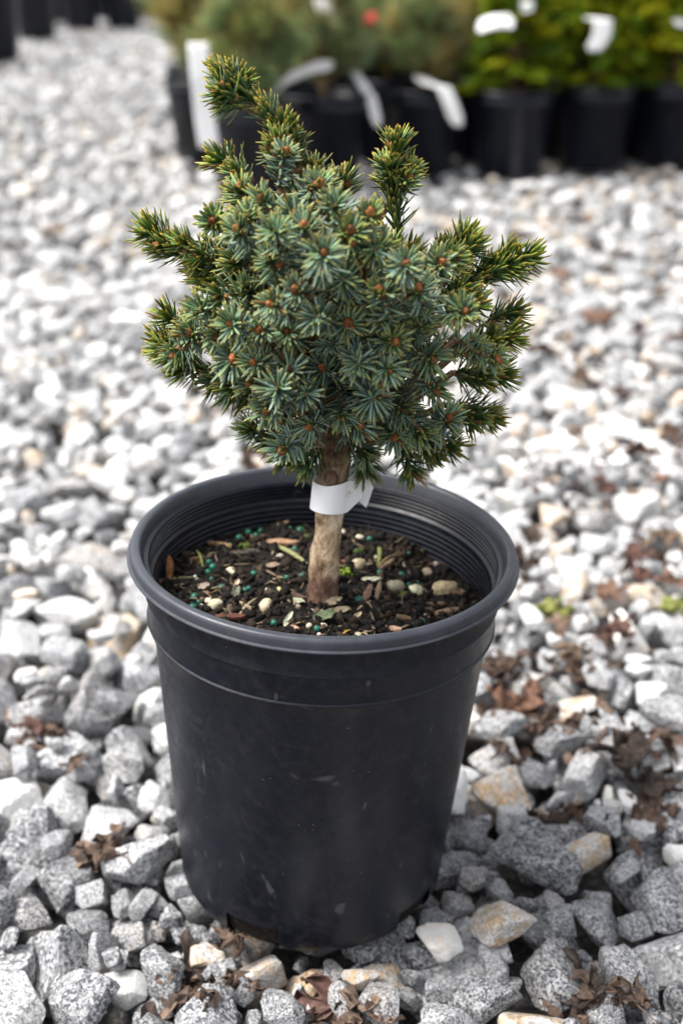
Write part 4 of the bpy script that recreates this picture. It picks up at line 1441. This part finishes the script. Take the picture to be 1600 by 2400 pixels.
def litter():
    r = np.random.default_rng(77)
    J = Join()
    sites = [(1225, 1660, 90, 70), (1200, 1640, 60, 40), (1500, 1760, 80, 60), (1340, 1560, 80, 40), (1380, 1720, 60, 40), (1320, 1890, 60, 30), (1530, 1900, 50, 60),
             (1420, 1130, 120, 60), (1330, 1110, 70, 40), (1300, 800, 90, 50), (1480, 900, 110, 70), (1560, 1020, 60, 70), (1230, 1320, 40, 50), (1540, 1270, 60, 50), (1500, 470, 130, 60),
             (1420, 1480, 110, 50), (1150, 1580, 50, 20), (1400, 2330, 120, 40), (230, 1990, 50, 50), (560, 2230, 40, 40), (450, 2310, 70, 50), (90, 1710, 50, 40), (790, 2370, 80, 30), (1300, 470, 120, 50), (1400, 640, 140, 60)]
    for (sx_, sy_, wx, wy) in sites:
        for _ in range(34):
            px, py = sx_ + r.normal(0, wx * 0.6), sy_ + r.normal(0, wy * 0.6)
            p = on_z(px, py, 0.0)
            if p.x ** 2 + p.y ** 2 < 0.075 ** 2:
                continue
            L = r.uniform(0.002, 0.0068)
            a = np.linspace(0, 6.283, 9)[:-1]
            rad = L * r.uniform(0.72, 1.05, 8)
            V = np.stack([rad * np.cos(a), 0.6 * rad * np.sin(a), r.normal(0, L * 0.3, 8)], 1)
            V = np.concatenate([V, [[0, 0, L * r.normal(0, 0.3)]]])
            V = np.concatenate([V, V - np.array([0, 0, 0.0003])])
            V = V @ rot_rand(r, 0.6).T + np.array([p.x, p.y, surf(p.x, p.y, 0.006, 0.6) + L * 0.25])
            q = np.arange(8)
            T = np.stack([q, (q + 1) % 8, np.full(8, 8)], 1)
            J.add(V, [np.concatenate([T, T[:, ::-1] + 9])], np.array([(0.085, 0.058, 0.045), (0.115, 0.076, 0.058), (0.055, 0.040, 0.033), (0.16, 0.112, 0.082)][int(r.integers(4))]) * r.uniform(0.7, 1.2))
    o = link('leaf_litter', J.mesh('leaf_litter', False), M_LEAF)
    tag(o, 'crumbs of broken brown leaves caught between the stones', 'leaf litter', None, 'stuff')


litter()


def moss_patch(px, py, s, seed, label):
    p = on_z(px, py, 0.0)
    z = surf(p.x, p.y, 0.008, 0.6)
    o = link('moss_clump', moss_mesh(s, seed, (0.15, 0.16, 0.045)), M_BIT, None, (p.x, p.y, z + 0.003))
    tag(o, label, 'moss')


moss_patch(1300, 1415, 0.012, 61, 'yellow-green moss clump between white stones right of the pot rim')
moss_patch(1590, 1408, 0.012, 62, 'yellow-green moss clump at the right edge of the gravel')
moss_patch(1390, 640, 0.014, 63, 'faint green moss clump on the blurred gravel near the back row')


# ------------------------------------------------------------------ the row of potted conifers behind
def far_pot_meshes(h, r):
    prof = [(0.0001, 0.0), (r * 0.72, 0.0), (r * 0.75, 0.003), (r * 0.93, h * 0.80), (r * 0.955, h * 0.805), (r * 0.965, h * 0.95), (r * 0.935, h * 0.95),
            (r * 0.90, h * 0.80), (r * 0.72, 0.004), (0.0001, 0.004)]
    V, Q, _, _ = lathe(prof, 48)
    b = raw_mesh('body', V, [Q])
    V, Q, _, _ = lathe([(r * 0.93, h * 0.952), (r, h * 0.950), (r * 1.004, h * 0.97), (r * 0.99, h), (r * 0.955, h * 0.998), (r * 0.94, h * 0.955)], 48)
    m_ = raw_mesh('rim', V, [Q])
    V, Q, _, _ = lathe([(0.0001, h * 0.88), (r * 0.4, h * 0.885), (r * 0.91, h * 0.87), (r * 0.87, h * 0.75)], 40)
    s_ = raw_mesh('soil', V, [Q])
    b.materials.append(M_POT_FAR)
    m_.materials.append(M_POT_FAR)
    s_.materials.append(M_SOIL)
    return b, m_, s_


PM = far_pot_meshes(0.147, 0.0765)


def far_pot(x, y, label, group, rz=0.0, sc=1.0):
    o = empty('nursery_pot', (x, y, 0.001), (0, 0, rz))
    o.scale = (sc, sc, sc)
    tag(o, label, 'plant pot', group)
    for nm, me in zip(('body', 'rim', 'soil'), PM):
        link(nm, me, None, o)
    return o


def pine_meshes(seed, hgt, wid, cols, nlen, ntuft):
    """young pine: trunk, limbs, tufts of long needles"""
    r = np.random.default_rng(seed)
    V, F = tube([(0, 0, -0.01), (0.004, 0.002, hgt * 0.3), (-0.003, 0.004, hgt * 0.6), (0.002, 0, hgt)], [0.006, 0.005, 0.004, 0.002], 8, 0.05)
    trunk = raw_mesh('trunk', V, F)
    JB, JN = Join(), Join()
    for k in range(ntuft):
        a = r.uniform(0, 6.283)
        t = 0.10 + 0.90 * (k + 0.5) / ntuft
        rad = wid * math.sin(math.pi * (0.25 + 0.7 * t)) * r.uniform(0.35, 1.0)
        A = np.array([0, 0, hgt * t * 0.80])
        E = np.array([rad * math.cos(a), rad * math.sin(a), hgt * t * 0.86 + 0.02 + 0.4 * rad])
        if k == ntuft - 1:
            E = np.array([0, 0, hgt * 1.05])
        Vb, Fb = tube([A, (A + E) / 2 + np.array([0, 0, -0.006]), E], [0.003, 0.0024, 0.0018], 6, 0.05)
        JB.add(Vb, Fb)
        n = 120
        s = r.uniform(0.45, 1.0, n)
        P = A + np.outer(s, E - A)
        d0 = (E - A) / np.linalg.norm(E - A)
        D = r.normal(size=(n, 3))
        D /= np.linalg.norm(D, axis=1)[:, None]
        D = D * 0.8 + d0 * 0.8 + np.array([0, 0, 0.15])
        Up = r.normal(size=(n, 3))
        c = cols[int(r.integers(len(cols)))]
        cc = np.array(c) * (1 + 0.25 * r.normal(size=(n, 1))).clip(0.5, 1.7)
        Vn, Fn, Cn = needles(P, D, Up, nlen * r.uniform(0.7, 1.15, n), np.full(n, 0.0017), r.normal(0, 0.12, n), (cc * 1.15, cc, cc * 0.8, cc * 1.1), True)
        JN.add(Vn, Fn, Cn)
        if r.random() < 0.45:                                        # pale winter bud
            U, Fc = ICO[1]
            JN.add(U * np.array([0.003, 0.003, 0.008]) + E + d0 * 0.004, [Fc], (0.34, 0.24, 0.12))
    return trunk, JB.mesh('branches'), JN.mesh('foliage')


def gold_meshes(seed, hgt, wid, cols, n=1500):
    """dense golden conifer: flat drooping sprays"""
    r = np.random.default_rng(seed)
    V, F = tube([(0, 0, -0.01), (0.002, 0, hgt * 0.5), (0, 0, hgt * 0.9)], [0.006, 0.004, 0.002], 8, 0.05)
    trunk = raw_mesh('trunk', V, F)
    JB, JN = Join(), Join()
    for k in range(n // 22):
        a = r.uniform(0, 6.283)
        t = r.random() ** 0.8
        rad = wid * (1 - 0.55 * t) * r.uniform(0.55, 1.05)
        A = np.array([0, 0, hgt * (0.05 + 0.75 * t)])
        E = np.array([rad * math.cos(a), rad * math.sin(a), hgt * (-0.02 + 0.97 * t) + 0.012])
        if k % 3 == 0:
            Vb, Fb = tube([A, (A + E) / 2 + np.array([0, 0, 0.008]), E], [0.0025, 0.002, 0.0012], 5)
            JB.add(Vb, Fb)
        c = np.array(cols[int(r.integers(len(cols)))])
        m = 60
        s = r.uniform(0.35, 1.0, m)
        P = A + np.outer(s, E - A) + np.outer(np.sin(np.pi * s), [0, 0, 0.010])
        d0 = (E - A) / np.linalg.norm(E - A)
        sd = np.cross(d0, [0, 0, 1])
        D = d0 * 0.8 + np.outer(r.choice([-1, 1], m) * r.uniform(0.3, 1.1, m), sd) + r.normal(0, 0.28, (m, 3)) + np.array([0, 0, -0.10])
        Up = np.array([0, 0, 1.0]) + r.normal(0, 0.3, (m, 3))
        cc = c * (1 + 0.25 * r.normal(size=(m, 1))).clip(0.5, 1.7)
        Vn, Fn, Cn = needles(P, D, Up, r.uniform(0.014, 0.026, m), r.uniform(0.003, 0.005, m), r.normal(-0.1, 0.15, m), (cc, cc, cc * 0.8, cc * np.array([1.5, 1.4, 0.9])), True)
        JN.add(Vn, Fn, Cn)
    return trunk, JB.mesh('branches'), JN.mesh('foliage')


PINE = [pine_meshes(31, 0.17, 0.085, [(0.27, 0.35, 0.12), (0.19, 0.28, 0.12), (0.32, 0.36, 0.13), (0.22, 0.36, 0.17)], 0.052, 34),
        pine_meshes(32, 0.20, 0.080, [(0.28, 0.38, 0.16), (0.21, 0.31, 0.16), (0.35, 0.33, 0.11)], 0.048, 34),
        pine_meshes(33, 0.15, 0.090, [(0.22, 0.31, 0.15), (0.16, 0.25, 0.10), (0.35, 0.31, 0.12)], 0.055, 30)]
GOLD = [gold_meshes(41, 0.19, 0.105, [(0.11, 0.24, 0.008), (0.19, 0.33, 0.010), (0.07, 0.16, 0.008), (0.36, 0.43, 0.015)], 3000),
        gold_meshes(42, 0.21, 0.100, [(0.10, 0.22, 0.008), (0.15, 0.28, 0.008), (0.28, 0.39, 0.012), (0.06, 0.14, 0.008)], 3000),
        gold_meshes(43, 0.22, 0.105, [(0.34, 0.45, 0.015), (0.42, 0.50, 0.02), (0.22, 0.34, 0.010), (0.10, 0.21, 0.008)], 3000)]
for tri in PINE + GOLD:
    for me, ma in zip(tri, (M_TWIG, M_TWIG, M_FOLI)):
        me.materials.append(ma)


def far_plant(kind, tri, x, y, label, group, rz=0.0, sc=1.0, z=0.128):
    o = empty(kind, (x, y, z), (0, 0, rz))
    o.scale = (sc, sc, sc)
    tag(o, label, 'pine tree' if kind == 'young_pine' else 'conifer', group)
    for nm, me in zip(('trunk', 'branches', 'foliage'), tri):
        q = link(nm, me, None, o)
        if nm != 'trunk':
            q['kind'] = 'stuff'
    return o


def front_spot(px, py):
    p = on_z(px * K, py * K, 0.0)
    return p.x * (1 + 0.058 / (p.y + 0.478)), p.y + 0.058


GP, GC, GG = 'black pots in the back row', 'young pines in the back row', 'golden conifers in the back row'
ROW = [(585, 468, 'young_pine', 0, 'near left corner pot of the back row, with a long white tag on its side', 'loose young pine in the corner pot at the left end of the row', 1.0),
       (745, 428, 'young_pine', 1, 'pot of the back row under the arching grey tag, beside the corner pot', 'bushy young pine behind the arching grey tag', 1.0),
       (962, 408, 'young_pine', 2, 'pot of the back row with a two-part white tag hanging over its rim', 'short young pine above the two-part white tag', 1.0),
       (1165, 412, 'golden_conifer', 0, 'pot of the back row right of the two-part tag, green foliage over its rim', 'leafy green conifer right of the two-part tag', 1.0),
       (1352, 397, 'golden_conifer', 1, 'second pot from the right edge in the back row', 'dark green conifer below the large white leaf-shaped tag', 1.0),
       (1530, 388, 'golden_conifer', 2, 'pot of the back row cut by the right edge of the picture', 'yellowest conifer, cut by the right edge of the picture', 1.0)]
rowpos = []
for k, (px, py, kind, var, lp, lc, sc) in enumerate(ROW):
    x, y = front_spot(px, py)
    rowpos.append((x, y))
    far_pot(x, y, lp, GP, k * 0.7)
    far_plant(kind, PINE[var] if kind == 'young_pine' else GOLD[var], x, y, lc, GC if kind == 'young_pine' else GG, 1.1 * k, sc)
GH, GHP, GHG = 'pots of the hidden rows behind', 'pines of the rows behind', 'golden conifers of the rows behind'
rr_ = np.random.default_rng(17)
RN = ('front', 'second', 'third', 'last')
for row in range(1, 4):
    for k in range(7):
        bx = -0.33 + 0.168 * k + 0.07 * (row % 2) + 0.03 * row
        by = 1.80 + 0.175 * row + 0.01 * k
        if k == 0 and row == 1:
            bx -= 0.02
        x, y = bx + float(rr_.normal(0, 0.008)), by + float(rr_.normal(0, 0.008))
        far_pot(x, y, 'black nursery pot in the ' + RN[row] + ' row, half hidden by the plants in front', GH, k * 0.9)
        if k < 4 - (row > 1):
            far_plant('young_pine', PINE[(k + row) % 3], x, y, 'young pine in the ' + RN[row] + ' row, showing above the pines in front', GHP, float(rr_.uniform(0, 6)), 1.1 + 0.06 * row)
        else:
            far_plant('golden_conifer', GOLD[(k + row) % 3], x, y, 'golden green conifer in the ' + RN[row] + ' row, showing above the conifers in front', GHG, float(rr_.uniform(0, 6)), 1.08 + 0.06 * row)

# pots across the path, top left
for k, (px, py, lab) in enumerate([(-8, 142, 'black pot at the left edge across the gravel path, nearest of its row'), (88, 92, 'black pot second in the row across the gravel path'),
                                   (190, 68, 'black pot third in the row across the path, beside a narrow gap'), (285, 66, 'black pot furthest right in the row across the path')]):
    x, y = front_spot(px, py)
    o = far_pot(x, y, lab, 'black pots across the gravel path', k)
    o.scale = (1.3, 1.3, 1.9) if k == 0 else (1.15, 1.15, 1.6)
for k, (px, py) in enumerate([(40, 58), (140, 48), (240, 42), (330, 40)]):
    x, y = front_spot(px, py)
    o = far_pot(x, y, 'black pot in the second row across the gravel path', 'black pots in the second row across the path', k)
    o.scale = (1.15, 1.15, 1.7)


# ------------------------------------------------------------------ white tags on the plants behind
def strip(name, pts, w, label, wdir=(1, 0, 0), mat=M_TAG, taper=True):
    """a bent vinyl strip through world points"""
    P = [Vector(p) for p in pts]
    c = []
    for k in range(len(P) - 1):
        a, b = P[max(k - 1, 0)], P[min(k + 2, len(P) - 1)]
        for q in range(6):
            t = q / 6
            c.append(P[k].lerp(P[k + 1], t) + (P[k + 1] - P[k] - (b - a) * 0.5).cross(Vector((0, 0, 0))) )
    c.append(P[-1])
    wd = Vector(wdir).normalized()
    V = []
    for k, p in enumerate(c):
        t = k / (len(c) - 1)
        f = (0.55 + 0.45 * min(1, t / 0.12)) * (0.55 + 0.45 * min(1, (1 - t) / 0.10)) if taper else 1
        for b in (-1, -0.5, 0.5, 1):
            V.append(p - P[0] + wd * (w * 0.5 * b * f) + Vector((0, 0.0012 * (1 - b * b), 0)))
    V = np.array([tuple(v) for v in V])
    i, j = np.meshgrid(np.arange(len(c) - 1), np.arange(3), indexing='ij')
    Q = np.stack([i * 4 + j, (i + 1) * 4 + j, (i + 1) * 4 + j + 1, i * 4 + j + 1], -1).reshape(-1, 4)
    o = link(name, raw_mesh(name, V, [Q]), mat, None, P[0])
    md = o.modifiers.new('thick', 'SOLIDIFY')
    md.thickness = 0.0006
    tag(o, label, 'plant tag', 'white tags on the back row plants')
    return o


y0 = rowpos[0][1] - 0.088
strip('plant_tag', [atd(455, 98, y0 + 0.01), atd(462, 180, y0), atd(470, 260, y0), atd(481, 338, y0 - 0.004)], 0.032, 'longest white tag, hanging down the side of the corner pot', (1, 0.35, 0), M_TAG, False)
y1 = rowpos[1][1] - 0.075
strip('plant_tag', [atd(765, 150, y1 + 0.04), atd(720, 155, y1 + 0.03), atd(665, 178, y1 + 0.01), atd(608, 226, y1 - 0.01)], 0.020, 'grey white tag arching over the rim of the second pot', (0.35, 0.1, 1))
strip('plant_tag', [atd(648, 70, y1 + 0.03), atd(652, 110, y1 + 0.02), atd(640, 150, y1 + 0.02)], 0.022, 'faint pale tag half hidden in pine needles above the arching tag')
strip('plant_tag', [atd(735, -5, y1 + 0.02), atd(745, 25, y1 + 0.02), atd(760, 60, y1 + 0.03)], 0.026, 'white tag at the top edge among the pine needles')
y2 = rowpos[2][1] - 0.085
strip('plant_tag', [atd(805, 152, y2 + 0.03), atd(830, 190, y2 + 0.005), atd(852, 225, y2 - 0.005), atd(868, 292, y2 - 0.004)], 0.017, 'narrow grey white tag hanging between two pots')
strip('plant_tag', [atd(958, 172, y2 + 0.03), atd(985, 192, y2 + 0.006), atd(1018, 200, y2 - 0.004), atd(1035, 240, y2 - 0.006), atd(1052, 290, y2 - 0.004)], 0.026, 'bright white two-part tag bent over a pot rim')
y3 = rowpos[3][1] - 0.09
strip('plant_tag', [atd(1096, 64, y3), atd(1112, 56, y3), atd(1135, 50, y3 - 0.004), atd(1162, 48, y3), atd(1180, 54, y3)], 0.024, 'white tag lying flat on top of the leafy green conifer', (0, 0.6, 1))
strip('plant_tag', [atd(1192, 18, y3 + 0.03), atd(1225, 12, y3 + 0.03)], 0.020, 'small white tag at the top edge above the flat one', (0, 0.6, 1))
y4 = rowpos[4][1] - 0.10
strip('plant_tag', [atd(1350, 40, y4 + 0.01), atd(1385, 45, y4), atd(1382, 80, y4), atd(1362, 118, y4)], 0.032, 'large white leaf-shaped tag hanging in the yellow foliage')
strip('plant_tag', [atd(1555, 45, y4), atd(1568, 62, y4)], 0.020, 'small pale tag at the right edge in yellow foliage')
M_RED = noise_mat('red_label', [(0.3, (0.42, 0.03, 0.02)), (0.7, (0.55, 0.06, 0.04))], 60, 0.5)
M_TEAL = noise_mat('teal_label', [(0.3, (0.01, 0.16, 0.11)), (0.7, (0.02, 0.22, 0.15))], 60, 0.5)
strip('plant_label', [atd(828, 48, y2 + 0.05), atd(864, 38, y2 + 0.05)], 0.022, 'small red label between the pines at the top', (0, 0.6, 1), M_RED)
strip('plant_label', [atd(800, -4, y2 + 0.05), atd(804, 12, y2 + 0.05)], 0.026, 'small teal label at the top edge between the pines', (1, 0, 0), M_TEAL)
